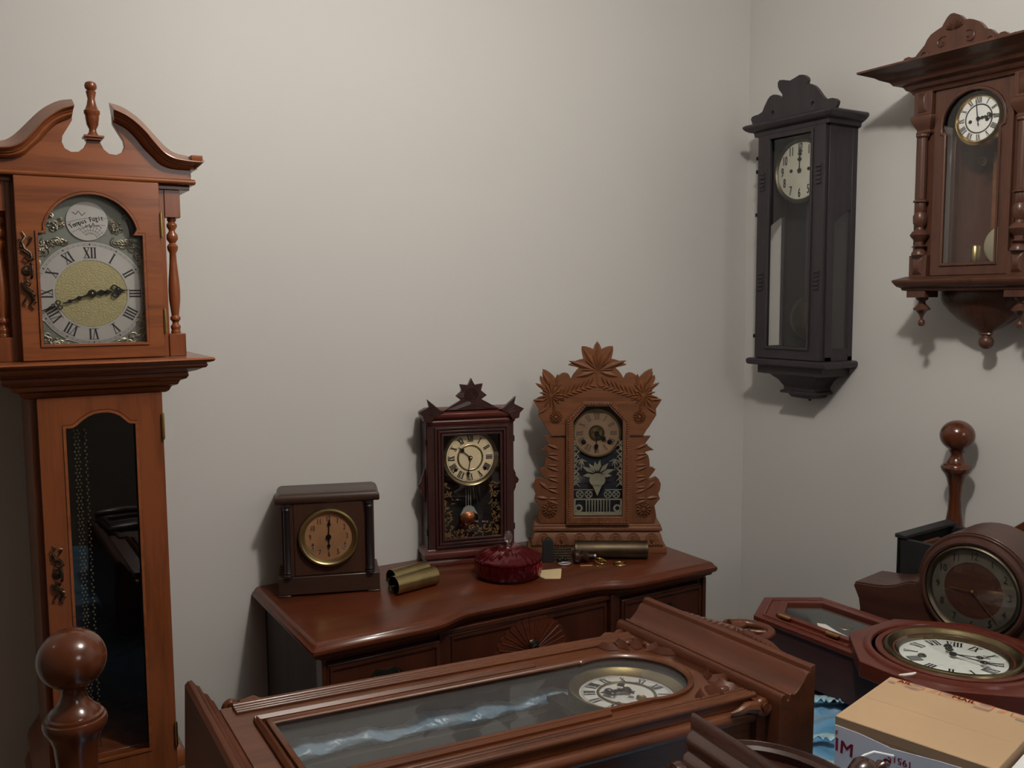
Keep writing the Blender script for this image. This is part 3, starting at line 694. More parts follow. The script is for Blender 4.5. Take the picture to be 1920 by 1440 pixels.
def rosette(m, x, z, r, y, n=14):
    for k in range(n):
        a = 2*pi*k/n; leaf(m, x+cos(a)*r*.28, z+sin(a)*r*.28, r*.74, r*.36, a, y, .0032)
    m.lathe([(0, -.003), (r*.22, -.0025), (r*.3, 0)], (x, y, z), 'y', 12)
    m.lathe([(r*.98, 0), (r*1.0, -.0012), (r*1.06, -.0012), (r*1.1, 0)], (x, y, z), 'y', 28)
def ginger():
    T = thing('gingerbread_clock', 'carved golden oak gingerbread shelf clock with leaf outline, right end of the dresser', 'clock', (1.472, -.209, ZT), -32.1)
    xc = -.002
    # base with carved arches
    b = MB().box(-.193, .190, -.012, .098, 0, .016).box(-.184, .181, -.008, .096, .016, .022)
    b.mould([(.008, .022), (.006, .034), (.002, .050), (-.003, .060)], -.176, .173, -.004, .094)
    b.mould([(.0, .060), (.004, .062), (.004, .070), (.001, .073), (.001, .078), (-.002, .080)], -.176, .173, -.004, .094)
    b = b.build('base', oak, T, .0012)
    m = MB()
    for k in range(7):
        x = -.150+k*.0497
        for r0 in (.012, .016, .020):
            m.tube([(x+r0*cos(D(t)), -.0130+.22*(r0*1.55*sin(D(t))), .0245+r0*1.55*sin(D(t))) for t in range(0, 181, 18)], .0014, 5)
        leaf(m, x, .024, .026, .016, pi/2, -.0105, .004)
    for k in range(46): m.ballx((-.178+k*.0079, -.012, .019), .0022, 6)
    m.build('arch_carving', oak, b)
    # upper board
    top = [(0, .586), (-.009, .576), (-.013, .565), (-.022, .569), (-.032, .572), (-.044, .573), (-.045, .562), (-.043, .551), (-.040, .538), (-.048, .537), (-.060, .533), (-.072, .527), (-.082, .522), (-.073, .519), (-.063, .517), (-.051, .514), (-.058, .508), (-.067, .497), (-.074, .484), (-.079, .495), (-.084, .500), (-.086, .496), (-.087, .501), (-.097, .500), (-.107, .494), (-.116, .485), (-.122, .493), (-.132, .502), (-.142, .508), (-.152, .511), (-.149, .499), (-.144, .486), (-.150, .488), (-.158, .493), (-.1595, .484), (-.156, .473), (-.146, .458), (-.1525, .456), (-.150, .443), (-.151, .430), (-.162, .431), (-.178, .426), (-.170, .413), (-.162, .401), (-.163, .383), (-.153, .367), (-.144, .352), (-.137, .343), (-.128, .327)]
    side = [(-.149, .325), (-.142, .315), (-.134, .304), (-.145, .295), (-.158, .286), (-.144, .284), (-.133, .280), (-.143, .270), (-.146, .258), (-.147, .238), (-.154, .238), (-.163, .232), (-.156, .222), (-.142, .205), (-.152, .207), (-.163, .212), (-.172, .205), (-.178, .191), (-.176, .175), (-.171, .163), (-.176, .149), (-.169, .141), (-.161, .130), (-.164, .115), (-.166, .100), (-.161, .081)]
    def sym(L): return [(2*xc-x, z) for x, z in L]
    upper = top+[(-.088, .327), (-.088, .374), (-.040, .421)]
    pl = [(x, z) for x, z in top[1:]]+[(-.070, .327), (-.070, .372), (-.034, .409)]
    poly = [(xc, .586)]+pl+sym(pl)[::-1]
    hb = MB().prism(poly, -.004, .012).build('carved_crest', oak, T, .001)
    for sg in (0, 1):
        q = side+[(-.085, .081), (-.085, .325)]
        if sg: q = sym(q)
        MB().prism(q, .002, .014).build('side_wing', oak_v, T, .001)
    MB().box(-.086, .084, .014, .085, .081, .40).build('case_box', oak_v, T, .001)
    # carving
    m = MB(); Y = -.004
    for a, L in ((90, .072), (122, .070), (58, .070), (160, .080), (20, .080), (196, .055), (-16, .055)):
        for da, ll in ((0, 1),): leaf(m, xc+cos(D(a))*.004, .505+sin(D(a))*.004, L, .017, D(a), Y, .0035)
    for a in (106, 74, 140, 40, 178, 2): leaf(m, xc, .507, .046, .009, D(a), Y, .0030)
    rnd = random.Random(2)
    for sg in (-1, 1):
        def lf(x, z, L, w, a):
            if sg > 0: leaf(m, x, z, L, w, D(a), Y, .0030)
            else: leaf(m, 2*xc-x, z, L, w, pi-D(a), Y, .0030)
        if sg > 0 or True:
            for k in range(9):
                x = -.125+k*.0125; z = .430+k*.0045
                lf(x, z, .027, .008, 62); lf(x, z, .022, .007, -12)
            for a in range(0, 360, 24): lf(-.128+.004*cos(D(a)), .440+.004*sin(D(a)), .030+.008*(a % 48 == 0), .007, a)
            lf(-.130, .462, .048, .014, 118); lf(-.112, .460, .038, .013, 88); lf(-.140, .455, .036, .010, 150); lf(-.150, .425, .024, .010, 178)
            lf(-.126, .425, .045, .008, -70); lf(-.120, .425, .045, .008, -92); lf(-.138, .405, .030, .009, 215)
    for x in (-.115, .113): rosette(m, x, .379, .0165, Y-.001)
    m.tube([(xc-.001, -.0045, .50), (xc, -.005, .47), (.02, -.005, .452)], .0016, 6)
    m.build('leaf_carving', oak, hb)
    for sg in (1, -1):
        m = MB()
        def lf(x, z, L, w, a):
            if sg > 0: leaf(m, x, z, L, w, D(a), .002, .0028)
            else: leaf(m, 2*xc-x, z, L, w, pi-D(a), .002, .0028)
        for k in range(6):
            z = .300-k*.031
            lf(-.105, z-.012, .040, .011, 158); lf(-.108, z-.026, .032, .009, 178)
        lf(-.135, .175, .036, .014, 140); lf(-.135, .150, .036, .012, 172)
        rosette(m, -.133 if sg > 0 else .127, .120, .0200, .0005, 12)
        m.build('wing_carving', oak_v, T)
    # door with beads
    out = [(-.088, .080), (.086, .080), (.086, .372), (.0365, .422), (-.0395, .422), (-.088, .372)]
    inn = [(-.067, .103), (.0665, .103), (.0665, .3705), (.029, .409), (-.0335, .409), (-.067, .3705)]
    dr = MB().ring(inn, out, (xc, .25), -.016, .0)
    dr = dr.build('door', oak_v, T, .0012)
    m = MB(); mid = [(-.0805, .088), (.0785, .088), (.0785, .369), (.0345, .4155), (-.0375, .4155), (-.0805, .369)]
    for i in range(6):
        p, q = Vector(mid[i]), Vector(mid[(i+1) % 6]); n = int((q-p).length/.0066)
        for k in range(n):
            v = p+(q-p)*k/n; m.ballx((v.x, -.0170, v.y), .0029, 6)
    m.build('beading', oak, dr)
    MB().prism([(x*1.01, z) for x, z in inn], -.007, -.0055).build('glass_pane', gl2, dr)
    MB().box(-.084, .082, .0132, .0138, .10, .41).build('case_lining', plain('dark_blue_lining', (.006, .010, .020), .6), T)
    # silver stencil
    m = MB(); Y = -.0078
    m.stroke((-.066, .178), (-.014, .178), .002, Y); m.stroke((.018, .178), (.066, .178), .002, Y)
    m.stroke((-.066, .151), (.066, .151), .004, Y); m.stroke((-.066, .111), (.066, .111), .010, Y)
    for x in (-.050, -.026, .027, .050):
        annulus(m, (x, .165), .0085, .0108, Y, 20)
        for k in range(4):
            a = D(45+90*k); m.stroke((x, .165), (x+.009*cos(a), .165+.009*sin(a)), .0008, Y, .004)
    for k in range(9): x = -.032+k*.008; m.stroke((x, .150), (x, .114), .0035, Y, .0022)
    for sx in (-1, 1):
        annulus(m, (sx*.053, .126), .006, .011, Y, 20); m.stroke((sx*.064, .15), (sx*.064, .115), .005, Y)
        for k in range(8):
            z0 = .19+k*.016; a = D(90-sx*(-25-10*(k % 3))); m.stroke((sx*.066, z0), (sx*.066-sx*(.010+.004*(k % 3)), z0+.020), .006, Y, .001)
            m.stroke((sx*.066, z0+.012), (sx*.050, z0-.004), .005, Y, .001)
        for k in range(5): m.stroke((sx*.045, .262), (sx*(.030+.008*k), .232+.012*abs(k-2)), .005, Y, .001)
    m.add([(xc+.022*cos(t), Y, .205+.019*sin(t)) for t in [2*pi*i/20 for i in range(20)]], [list(range(20))])
    m.add([(-.016, Y, .192), (xc, Y, .160), (.012, Y, .192)], [(0, 1, 2)])
    for a, L in ((150, .038), (125, .030), (80, .034), (48, .036), (18, .040), (-5, .03), (185, .03), (100, .03)):
        n = (-sin(D(a)), cos(D(a))); x, z = xc+cos(D(a))*.010, .220+sin(D(a))*.008
        m.add([(x, Y, z), (x+cos(D(a))*L*.5+n[0]*.006, Y, z+sin(D(a))*L*.5+n[1]*.006), (x+cos(D(a))*L, Y, z+sin(D(a))*L), (x+cos(D(a))*L*.5-n[0]*.006, Y, z+sin(D(a))*L*.5-n[1]*.006)], [(0, 1, 2, 3)])
    m.build('silver_stencil', frost, dr)
    c = (-.003, .333)
    dl = MB().lathe([(.020, 0), (.0625, 0)], (c[0], .008, c[1]), 'y', 48).build('dial', amber, T)
    MB().lathe([(.0615, .008), (.0635, .004), (.066, .004), (.067, .008)], (c[0], 0, c[1]), 'y', 64).build('bezel', brass_d, T)
    m = MB().lathe([(0, 0), (.016, 0)], (c[0], .010, c[1]), 'y', 24)
    for k in range(3): m.lathe([(.0025, 0), (.0045, -.002), (.006, 0)], (c[0]+.008*cos(k*2.1+1), .0095, c[1]+.008*sin(k*2.1+1)), 'y', 12)
    m.build('movement_wheel', brass_d, dl)
    MB().lathe([(.016, .008), (.0175, .0045), (.020, .0045), (.022, .008)], (c[0], 0, c[1]), 'y', 32).build('centre_bezel', brass_o, dl)
    m = MB(); roman_dial(m, c, .0465, .017, .0074, .8, .12); m.build('numerals', ink_g, dl)
    for sx in (-1, 1): MB().lathe([(0, -.001), (.007, 0)], (c[0]+sx*.036, .0072, c[1]-.025), 'y', 14).build('winding_hole', iron, dl)
    hand(c, 127, .036, .0025, 'maltese', .0050).build('hour_hand', iron, dl)
    hand(c, 182, .052, .001, 'maltese', .0044).build('minute_hand', iron, dl)
ginger()

# ------------------------------------------------------------------ small things on the dresser
def shell(x0, y0, x1, y1, r, label, rod=True):
    d = Vector((x1-x0, y1-y0, 0)); L = d.length
    T = thing('weight_shell', label, 'clock weight', (x0, y0, ZT+r), math.degrees(math.atan2(d.y, d.x)), 'empty brass weight shells on the dresser')
    MB().lathe([(r-.0012, 0), (r, 0), (r, L), (r*.3, L+.001), (r*.3, L-.001), (r-.0012, L-.002), (r-.0012, 0)], (0, 0, 0), 'x', 40).build('shell_body', brass_d, T)
    MB().tube([(-.014, 0, -.001), (L-.002, 0, -.001)], .0028, 8).build('centre_rod', brass_o, T)
shell(.843, -.245, .962, -.222, .0225, 'open brass weight cylinder lying nearer the front, in front of its twin')
shell(.862, -.186, .968, -.163, .0215, 'open brass weight cylinder lying behind its twin, beside the square clock')

def dish():
    T = thing('candy_dish', 'round ruby red glass lidded candy dish with clear knob, front of the star clock', 'dish', (1.152, -.262, ZT))
    rib = lambda a, h: 1+.036*abs(cos(12*a))
    MB().lathe([(0, 0), (.066, 0), (.076, .004), (.082, .014), (.084, .030), (.083, .044), (.080, .045), (.079, .030), (.077, .016), (.070, .008), (0, .006)], (0, 0, 0), 'z', 96, rib).build('bowl', ruby, T)
    l = MB().lathe([(.078, .046), (.083, .047), (.082, .052), (.072, .060), (.050, .070), (.028, .077), (.010, .079), (0, .079), (0, .0755), (.010, .0755), (.028, .073), (.050, .066), (.070, .056), (.078, .049), (.078, .046)], (0, 0, 0), 'z', 96, rib).build('lid', ruby, T)
    MB().lathe([(0, .0785), (.007, .0785), (.004, .082), (.0045, .085), (.0085, .092), (.0108, .101), (.0098, .109), (.006, .115), (0, .117)], (0, 0, 0), 'z', 20, lambda a, h: 1+.05*abs(cos(5*a))).build('knob', clearg, T)
dish()
m = MB().zprism([(1.205, -.262), (1.292, -.285), (1.296, -.290), (1.252, -.352), (1.246, -.354), (1.215, -.335)], ZT, ZT+.0022)
m.M = Matrix.Identity(4)
tag(m.build('card', beige, None, .0005), 'beige card corner sticking out beside the red glass dish', 'card')

T = thing('weight_cylinder', 'long dull brass cylinder lying in front of the carved oak clock', 'clock weight', (1.385, -.224, ZT+.0245), -33)
MB().lathe([(.010, .003), (.022, .002), (.0245, 0), (.0245, .006), (.0240, .007), (.0240, .188), (.0245, .189), (.0245, .195), (.022, .196), (0, .196)], (0, 0, 0), 'x', 40).build('cylinder_body', plain('dull_brass', (.085, .062, .040), .48, 1, .25, 20), T)
MB().tube([(-.01, 0, 0), (.006, 0, 0)], .004, 8).build('end_screw', brass_o, T)

T = thing('gong_block', 'dark iron block with flat ribbed arm, right of the red dish', 'clock part', (1.306, -.212, ZT), -31)
MB().prism([(-.016, 0), (.014, 0), (.014, .052), (.010, .060), (.002, .066), (-.008, .062), (-.016, .052)], -.008, .010).build('block', dull, T, .002)
m = MB()
for k in range(5): m.box(.014, .062, -.004, .004, .006+k*.0068, .0105+k*.0068)
m.build('ribbed_arm', brass_o, T, .0006)
T = thing('turned_finial', 'small turned black wooden finial lying before the long brass cylinder', 'finial', (1.352, -.262, ZT+.018), -22)
MB().lathe([(0, 0), (.010, 0), (.016, .004), (.018, .012), (.013, .020), (.007, .023), (.011, .028), (.016, .034), (.014, .040), (.006, .043), (.005, .056), (0, .056)], (0, 0, 0), 'x', 24).build('finial_body', loww, T)
MB().tube([(.054, 0, 0), (.062, 0, 0)], .0045, 10).build('finial_tip', steel, T)
T = thing('bail_handle', 'small dark ring handle lying left of the black finial', 'handle', (1.327, -.258, ZT+.002), -20)
MB().tube([(.016*cos(t), .010*sin(t), .001) for t in [2*pi*i/18 for i in range(18)]], .0022, 8, True).build('ring', steel, T)
MB().ballx((-.010, .012, .007), .007, 10).ballx((.006, .014, .006), .006, 10).build('mount', iron, T)
for k, (x, y, lab) in enumerate([(1.415, -.300, 'thin brass wheel with spokes lying under the cylinder, left of two'), (1.452, -.335, 'thin brass wheel lying by itself, right of two')]):
    T = thing('clock_gear', lab, 'clock part', (x, y, ZT+.002), 20*k)
    if k == 0: T.rotation_euler = (D(14), D(6), 0); T.location.z = ZT+.0065
    MB().tube([(.0165*cos(t), .0165*sin(t), 0) for t in [2*pi*i/24 for i in range(24)]], .0016, 6, True).build('rim', brass, T)
    m = MB()
    for q in range(4): a = pi*q/2; m.tube([(0, 0, 0), (.0165*cos(a), .0165*sin(a), 0)], .0010, 5)
    m.lathe([(0, .005), (.003, .004), (.004, -.001), (0, -.001)], (0, 0, 0), 'z', 10)
    m.build('spokes', brass, T)
tag(MB().tube([(1.352, -.294, ZT+.0018), (1.382, -.308, ZT+.0018)], .0018, 8).build('brass_pin', brass, None), 'short brass pin lying in front of the brass wheel', 'pin')
tag(MB().ballx((1.386, -.326, ZT+.0028), .0028, 10).build('brass_bead', brass, None), 'tiny round brass bead beside the brass pin', 'bead')

# ------------------------------------------------------------------ clocks on the right wall
def plate_holes(mb, outer, holes, y0, y1):
    bm = bmesh.new(); es = []
    for L in [outer]+holes:
        vs = [bm.verts.new((x, 0, z)) for x, z in L]
        for i in range(len(vs)): es.append(bm.edges.new((vs[i], vs[(i+1) % len(vs)])))
    bmesh.ops.triangle_fill(bm, edges=es, use_beauty=True, use_dissolve=False)
    bm.verts.index_update(); V = [tuple(v.co) for v in bm.verts]; F = [[v.index for v in f.verts] for f in bm.faces]; n = len(V); bm.free()
    vs = [(x, y0, z) for x, _, z in V]+[(x, y1, z) for x, _, z in V]
    fs = F+[[i+n for i in f[::-1]] for f in F]; k = 0
    for L in [outer]+holes:
        m = len(L)
        fs += [(k+i, k+i+n, k+(i+1) % m+n, k+(i+1) % m) for i in range(m)]; k += m
    mb.add(vs, fs)
def dark_clock():
    T = thing('wall_clock', 'narrow blackish wall clock with wavy crest and cream arabic dial, nearer the room corner', 'clock', (WX, -.30, 0), -90)
    Z = lambda z: z
    # frame of the case with glazed sides
    m = MB()
    for sx in (-1, 1):
        m.box(min(sx*.131, sx*.119), max(sx*.131, sx*.119), -.120, -.092, 1.262, 1.952)
        m.box(min(sx*.131, sx*.119), max(sx*.131, sx*.119), -.022, -.001, 1.262, 1.952)
        m.box(min(sx*.130, sx*.120), max(sx*.130, sx*.120), -.093, -.021, 1.264, 1.298)
        x0, x1 = sorted((sx*.131, sx*.119))
        m2 = MB()
        x0, x1 = x0+.001, x1-.001
        poly = [(-.093, 1.655), (-.088, 1.66), (-.075, 1.672), (-.045, 1.690), (-.028, 1.698), (-.021, 1.698), (-.021, 1.95), (-.093, 1.95)]
        m2.add([(x0, y, z) for y, z in poly]+[(x1, y, z) for y, z in poly], [list(range(8)), list(range(15, 7, -1))]+[(i, i+8, (i+1) % 8+8, (i+1) % 8) for i in range(8)])
        m.add(m2.v, m2.f)
        MB().box(sx*.125-.001, sx*.125+.001, -.094, -.020, 1.29, 1.70).build('side_glass', gl, T)
    m.box(-.131, .131, -.12, -.001, 1.262, 1.275).box(-.131, .131, -.12, -.001, 1.935, 1.952)
    m.build('case_frame', darkw, T, .001)
    MB().box(-.120, .120, -.012, -.002, 1.27, 1.94).build('back_board', inner_d, T)
    dr = MB().ring([(-.082, 1.296), (.082, 1.296), (.082, 1.925), (-.082, 1.925)], [(-.126, 1.264), (.126, 1.264), (.126, 1.950), (-.126, 1.950)], (0, 1.6), -.134, -.120)
    dr.sweep([(-.085, 1.293), (.085, 1.293), (.085, 1.928), (-.085, 1.928)], [(0, -.139), (.007, -.139), (.009, -.134), (0, -.134)], True, -1)
    for sx in (-1, 1):
        for zc in (1.80, 1.50):
            for k in range(5): dr.box(sx*.106-.008, sx*.106+.008, -.139, -.133, zc-.03+k*.012, zc-.024+k*.012)
    dr = dr.build('door', darkw, T, .0008)
    MB().box(-.083, .083, -.128, -.126, 1.292, 1.93).build('glass_pane', gl2, dr)
    for z in (1.87, 1.83, 1.70, 1.33): MB().lathe([(0, -.006), (.003, -.005), (.003, .005), (0, .006)], (-.128, -.136, z), 'z', 8).build('hinge_knuckle', iron, dr)
    MB().mould([(.010, 1.935), (.012, 1.948), (.022, 1.950), (.030, 1.955), (.036, 1.962), (.036, 1.968), (.030, 1.972), (0, 1.973)], -.131, .131, -.125, -.001).build('cornice', darkw, T, .0008)
    crest = [(-.150, 1.970), (-.157, 1.984), (-.161, 1.993), (-.157, 2.000), (-.147, 2.002), (-.130, 2.003), (-.115, 2.008), (-.106, 2.024), (-.094, 2.041), (-.084, 2.049), (-.072, 2.051), (-.058, 2.048), (-.046, 2.041), (-.039, 2.031), (-.036, 2.036), (-.038, 2.046), (-.050, 2.060), (-.055, 2.070), (-.056, 2.082), (-.050, 2.088), (-.038, 2.087), (-.009, 2.079), (.008, 2.083), (.026, 2.088), (.042, 2.085), (.054, 2.076), (.057, 2.068), (.053, 2.056), (.064, 2.056), (.081, 2.047), (.092, 2.036), (.106, 2.018), (.118, 2.005), (.129, 2.001), (.144, 2.001), (.156, 1.997), (.163, 1.990), (.162, 1.982), (.155, 1.970)]
    holes = [[(cx+.0058*cos(t), 1.996+.009*sin(t)) for t in [2*pi*i/12 for i in range(12)]] for cx in (-.073, .076)]
    m = MB(); plate_holes(m, crest, holes, -.132, -.120)
    m.build('crest', darkw, T)
    MB().mould([(.0, 1.240), (.018, 1.242), (.022, 1.247), (.022, 1.258), (.016, 1.262)], -.131, .131, -.122, -.001).build('bottom_shelf', darkw, T, .001)
    m = MB()
    rings = [(.124, .122, 1.240), (.124, .122, 1.216), (.092, .100, 1.212), (.070, .088, 1.196), (.056, .078, 1.176), (.058, .078, 1.166), (.066, .084, 1.163), (.066, .084, 1.156), (.046, .070, 1.154), (.040, .062, 1.143), (.020, .045, 1.139)]
    m.loft([[(-w, -d, z), (w, -d, z), (w, -.001, z), (-w, -.001, z)] for w, d, z in rings])
    m = m.build('bottom_bracket', darkw, T, .0008)
    MB().ballx((0, -.025, 1.136), .005, 10).build('bracket_pin', iron, m)
    c = (0, 1.822)
    dl = MB().lathe([(0, 0), (.086, 0)], (c[0], -.092, c[1]), 'y', 48).build('dial', aged, T)
    MB().lathe([(.083, -.092), (.086, -.097), (.090, -.099), (.093, -.097), (.096, -.092), (.096, -.085)], (c[0], 0, c[1]), 'y', 64).build('bezel', brass_o, T)
    m = MB(); arabic_dial(m, c, .066, .038, -.0928, .50, .0007); ticks(m, c, .080, .0825, -.0928, 60, .0005); m.build('numerals', ink, dl)
    for sx in (-1, 1): MB().lathe([(0, -.001), (.0055, -.0008), (.0055, 0)], (sx*.033, -.092, c[1]+.002), 'y', 12).build('winding_hole', iron, dl)
    hand(c, 2, .074, -.0955, 'maltese', .005).build('minute_hand', iron, dl)
    hand(c, 0, .050, -.0945, 'maltese', .0055).build('hour_hand', iron, dl)
    p = MB().box(-.008, .008, -.05, -.044, 1.43, 1.72).build('pendulum_rod', darkw, T)
    MB().lathe([(0, -.010), (.05, -.007), (.062, -.002), (.064, 0), (.062, .004), (0, .006)], (0, -.047, 1.385), 'y', 40).build('pendulum_bob', brass_o, p)
dark_clock()
def walnut_clock():
    T = thing('wall_clock', 'brown walnut wall clock with side columns and white roman dial, at the right edge', 'clock', (WX, -.875, 0), -90)
    F = -.155
    m = MB()
    for sx in (-1, 1):
        x0, x1 = sorted((sx*.132, sx*.121))
        m.box(x0, x1, -.135, -.105, 1.495, 1.962).box(x0, x1, -.03, -.001, 1.495, 1.962).box(x0+.001, x1-.001, -.106, -.029, 1.497, 1.53).box(x0+.001, x1-.001, -.106, -.029, 1.88, 1.960)
        MB().box(sx*.127-.001, sx*.127+.001, -.107, -.028, 1.525, 1.885).build('side_glass', gl, T)
    m.box(-.131, .131, -.134, -.001, 1.495, 1.505).box(-.131, .131, -.134, -.001, 1.94, 1.962)
    m.box(-.156, -.098, -.141, -.134, 1.494, 1.963).box(.098, .156, -.141, -.134, 1.494, 1.963)
    m.build('case_frame', vien, T, .001)
    MB().box(-.121, .121, -.012, -.002, 1.50, 1.95).build('back_board', vien, T)
    arch = [(-.073, 1.523), (.073, 1.523), (.073, 1.84), (.083, 1.845), (.084, 1.862)]+[(.084*cos(D(a)), 1.866+.078*sin(D(a))) for a in range(8, 173, 12)]+[(-.084, 1.862), (-.083, 1.845), (-.073, 1.84)]
    dr = MB().ring(arch, [(-.099, 1.500), (.099, 1.500), (.099, 1.960), (-.099, 1.960)], (0, 1.72), -.152, -.136)
    dr.sweep(arch, [(0, -.156), (.006, -.156), (.008, -.152), (0, -.152)], True, -1)
    dr = dr.build('door', vien, T, .001)
    MB().box(-.086, .086, -.145, -.143, 1.518, 1.95).build('glass_pane', gl2, dr)
    # columns with blocks
    for sx in (-1, 1):
        x = sx*.127
        for z0, z1 in ((1.503, 1.546), (1.905, 1.952)):
            c = MB().box(x-.024, x+.024, -.1615, -.136, z0-.006, z1+.006)
            c.add([(x-.013, -.162, z0), (x+.013, -.162, z0), (x+.013, -.162, z1), (x-.013, -.162, z1), (x-.007, -.169, z0+.010), (x+.007, -.169, z0+.010), (x+.007, -.169, z1-.010), (x-.007, -.169, z1-.010)],
                  [(0, 1, 5, 4), (1, 2, 6, 5), (2, 3, 7, 6), (3, 0, 4, 7), (4, 5, 6, 7)])
            if z0 < 1.6: c.build('base_block', vien, T, .0008)
        c.loft([[(x-w, -.150-d, z), (x+w, -.150-d, z), (x+w, -.136, z), (x-w, -.136, z)] for w, d, z in ((.017, .004, 1.852), (.020, .008, 1.856), (.017, .006, 1.862), (.022, .012, 1.872), (.027, .018, 1.884), (.029, .020, 1.892), (.027, .018, 1.898))])
        c.build('capital', vien, T, .0008)
        MB().lathe([(0, 1.552), (.018, 1.552), (.018, 1.558), (.012, 1.566), (.010, 1.569), (.019, 1.574), (.010, 1.578), (.010, 1.586), (.020, 1.598), (.023, 1.603), (.017, 1.612), (.010, 1.616), (.009, 1.622), (.016, 1.632), (.017, 1.650), (.012, 1.660), (.014, 1.664), (.0125, 1.682), (.018, 1.685), (.018, 1.688), (.0115, 1.692), (.0125, 1.76), (.0115, 1.842), (.016, 1.846), (.016, 1.852), (0, 1.852)], (x, -.157, 0), 'z', 22).build('column', vien, T)
    MB().mould([(.0, 1.952), (.004, 1.960), (.012, 1.964), (.018, 1.974), (.034, 1.978), (.040, 1.986), (.058, 1.994), (.066, 2.000), (.086, 2.008), (.096, 2.012), (.096, 2.017), (.05, 2.022), (0, 2.024)], -.157, .157, -.160, -.001).build('cornice', vien, T, .0008)
    crest = [(-.211, 2.018), (-.210, 2.031), (-.198, 2.033), (-.190, 2.042), (-.183, 2.049), (-.172, 2.050), (-.163, 2.046), (-.153, 2.046), (-.146, 2.053), (-.137, 2.061), (-.128, 2.069), (-.122, 2.080), (-.112, 2.090), (-.098, 2.096), (-.083, 2.101), (-.078, 2.109), (-.070, 2.120), (-.062, 2.126), (-.053, 2.126), (-.037, 2.117), (-.024, 2.103), (-.012, 2.102), (-.002, 2.098), (.012, 2.090), (.021, 2.080), (.028, 2.070), (.042, 2.065), (.052, 2.055), (.060, 2.049), (.066, 2.052), (.075, 2.052), (.085, 2.044), (.095, 2.039), (.117, 2.034), (.140, 2.036), (.160, 2.044), (.175, 2.049), (.186, 2.046), (.198, 2.033), (.210, 2.031), (.211, 2.018)]
    cr = MB().prism(crest, -.162, -.146).build('crest', vien, T, .001)
    m = MB()
    for cx, cz, R, a0, tn in ((-.08, 2.062, .016, 1, .9), (-.01, 2.060, .018, 2, -.9), (-.13, 2.042, .012, 0, .8), (.045, 2.04, .012, 3, -.8), (.10, 2.035, .008, 1, .8)):
        m = MB(); scrollwork(m, [(cx, cz, R, a0, tn)], -.162, .0018); m.build('carved_scroll', vien, cr)
    m = MB()
    for k in range(8): a = D(20+20*k); leaf(m, -.05+.002*cos(a), 2.086, .024, .006, a, -.162, .003)
    m.build('carved_shell', vien, cr)
    MB().mould([(.0, 1.462), (.010, 1.464), (.012, 1.470), (.020, 1.474), (.024, 1.480), (.028, 1.486), (.028, 1.490), (.014, 1.495), (.004, 1.499)], -.155, .155, -.158, -.001).build('bottom_moulding', vien, T, .0008)
    for sx in (-1, 1):
        x = sx*.127
        MB().box(x-.026, x+.026, -.165, -.11, 1.446, 1.465).build('drop_block', vien, T, .001)
        MB().lathe([(0, 1.446), (.015, 1.446), (.015, 1.441), (.008, 1.436), (.009, 1.430), (.015, 1.424), (.0205, 1.418), (.0205, 1.415), (.013, 1.411), (.007, 1.403), (.0035, 1.396), (.0035, 1.391), (.0075, 1.387), (.0085, 1.380), (.006, 1.374), (0, 1.372)], (x, -.137, 0), 'z', 20).build('drop_finial', vien, T)
    m = MB()
    prof = [(1.0, 1.462), (1.02, 1.452), (1.0, 1.440), (.94, 1.428), (.80, 1.410), (.62, 1.392), (.42, 1.376), (.22, 1.364), (.14, 1.358), (.16, 1.354), (.10, 1.350)]
    m.loft([[(.118*s*cos(t), -.063+.061*s*sin(t), z) for t in [2*pi*i/40 for i in range(40)]] for s, z in prof])
    m.build('bottom_bowl', vien, T)
    MB().lathe([(0, 1.356), (.008, 1.354), (.009, 1.350), (.014, 1.346), (.0175, 1.336), (.0165, 1.326), (.010, 1.319), (0, 1.317)], (.002, -.062, 0), 'z', 22).build('ball_drop', vien, T)
    c = (0, 1.872)
    dl = MB().lathe([(0, 0), (.052, 0)], (c[0], -.128, c[1]), 'y', 48).build('dial', enamel, T)
    MB().lathe([(.051, -.128), (.053, -.133), (.0555, -.135), (.058, -.132), (.065, -.120), (.066, -.110)], (c[0], 0, c[1]), 'y', 64).build('bezel', brass, T)
    m = MB(); roman_dial(m, c, .0435, .0125, -.1286, .85, .17)
    m.build('numerals', ink, dl)
    MB().lathe([(.0315, 0), (.0325, -.0010), (.034, -.0010), (.035, 0)], (c[0], -.128, c[1]), 'y', 48).build('inner_ring', brass_o, dl)
    for sx in (-1, 1): MB().lathe([(0, -.001), (.0045, -.0008), (.0045, 0)], (sx*.021, -.128, c[1]-.005), 'y', 12).build('winding_hole', iron, dl)
    hand(c, 353, .050, -.133, 'pointer', .0028, .014).build('minute_hand', iron, dl)
    hand(c, 84, .043, -.131, 'fancy', .0036).build('hour_hand', iron, dl)
    for x, z in ((-.012, 1.776), (.026, 1.776)): MB().lathe([(.008, -.002), (.0105, -.002), (.0105, .002), (.008, .002), (.008, -.002)], (x, -.085, z), 'y', 18).stroke((x-.009, z), (x+.009, z), .0015, -.085).stroke((x, z-.009), (x, z+.009), .0015, -.085).build('pulley', brass_o, T)
    p = MB().box(-.006, .010, -.05, -.046, 1.60, 1.80).build('pendulum_rod', oak, T)
    MB().lathe([(0, -.008), (.04, -.005), (.048, 0), (.04, .004), (0, .005)], (.026, -.05, 1.572), 'y', 36).build('pendulum_bob', plain('pale_brass', (.50, .45, .30), .5, .4), p)
    MB().lathe([(0, 1.525), (.011, 1.525), (.012, 1.528), (.012, 1.570), (.010, 1.573), (0, 1.574)], (-.022, -.085, 0), 'z', 20).build('weight', brass_d, T)
walnut_clock()

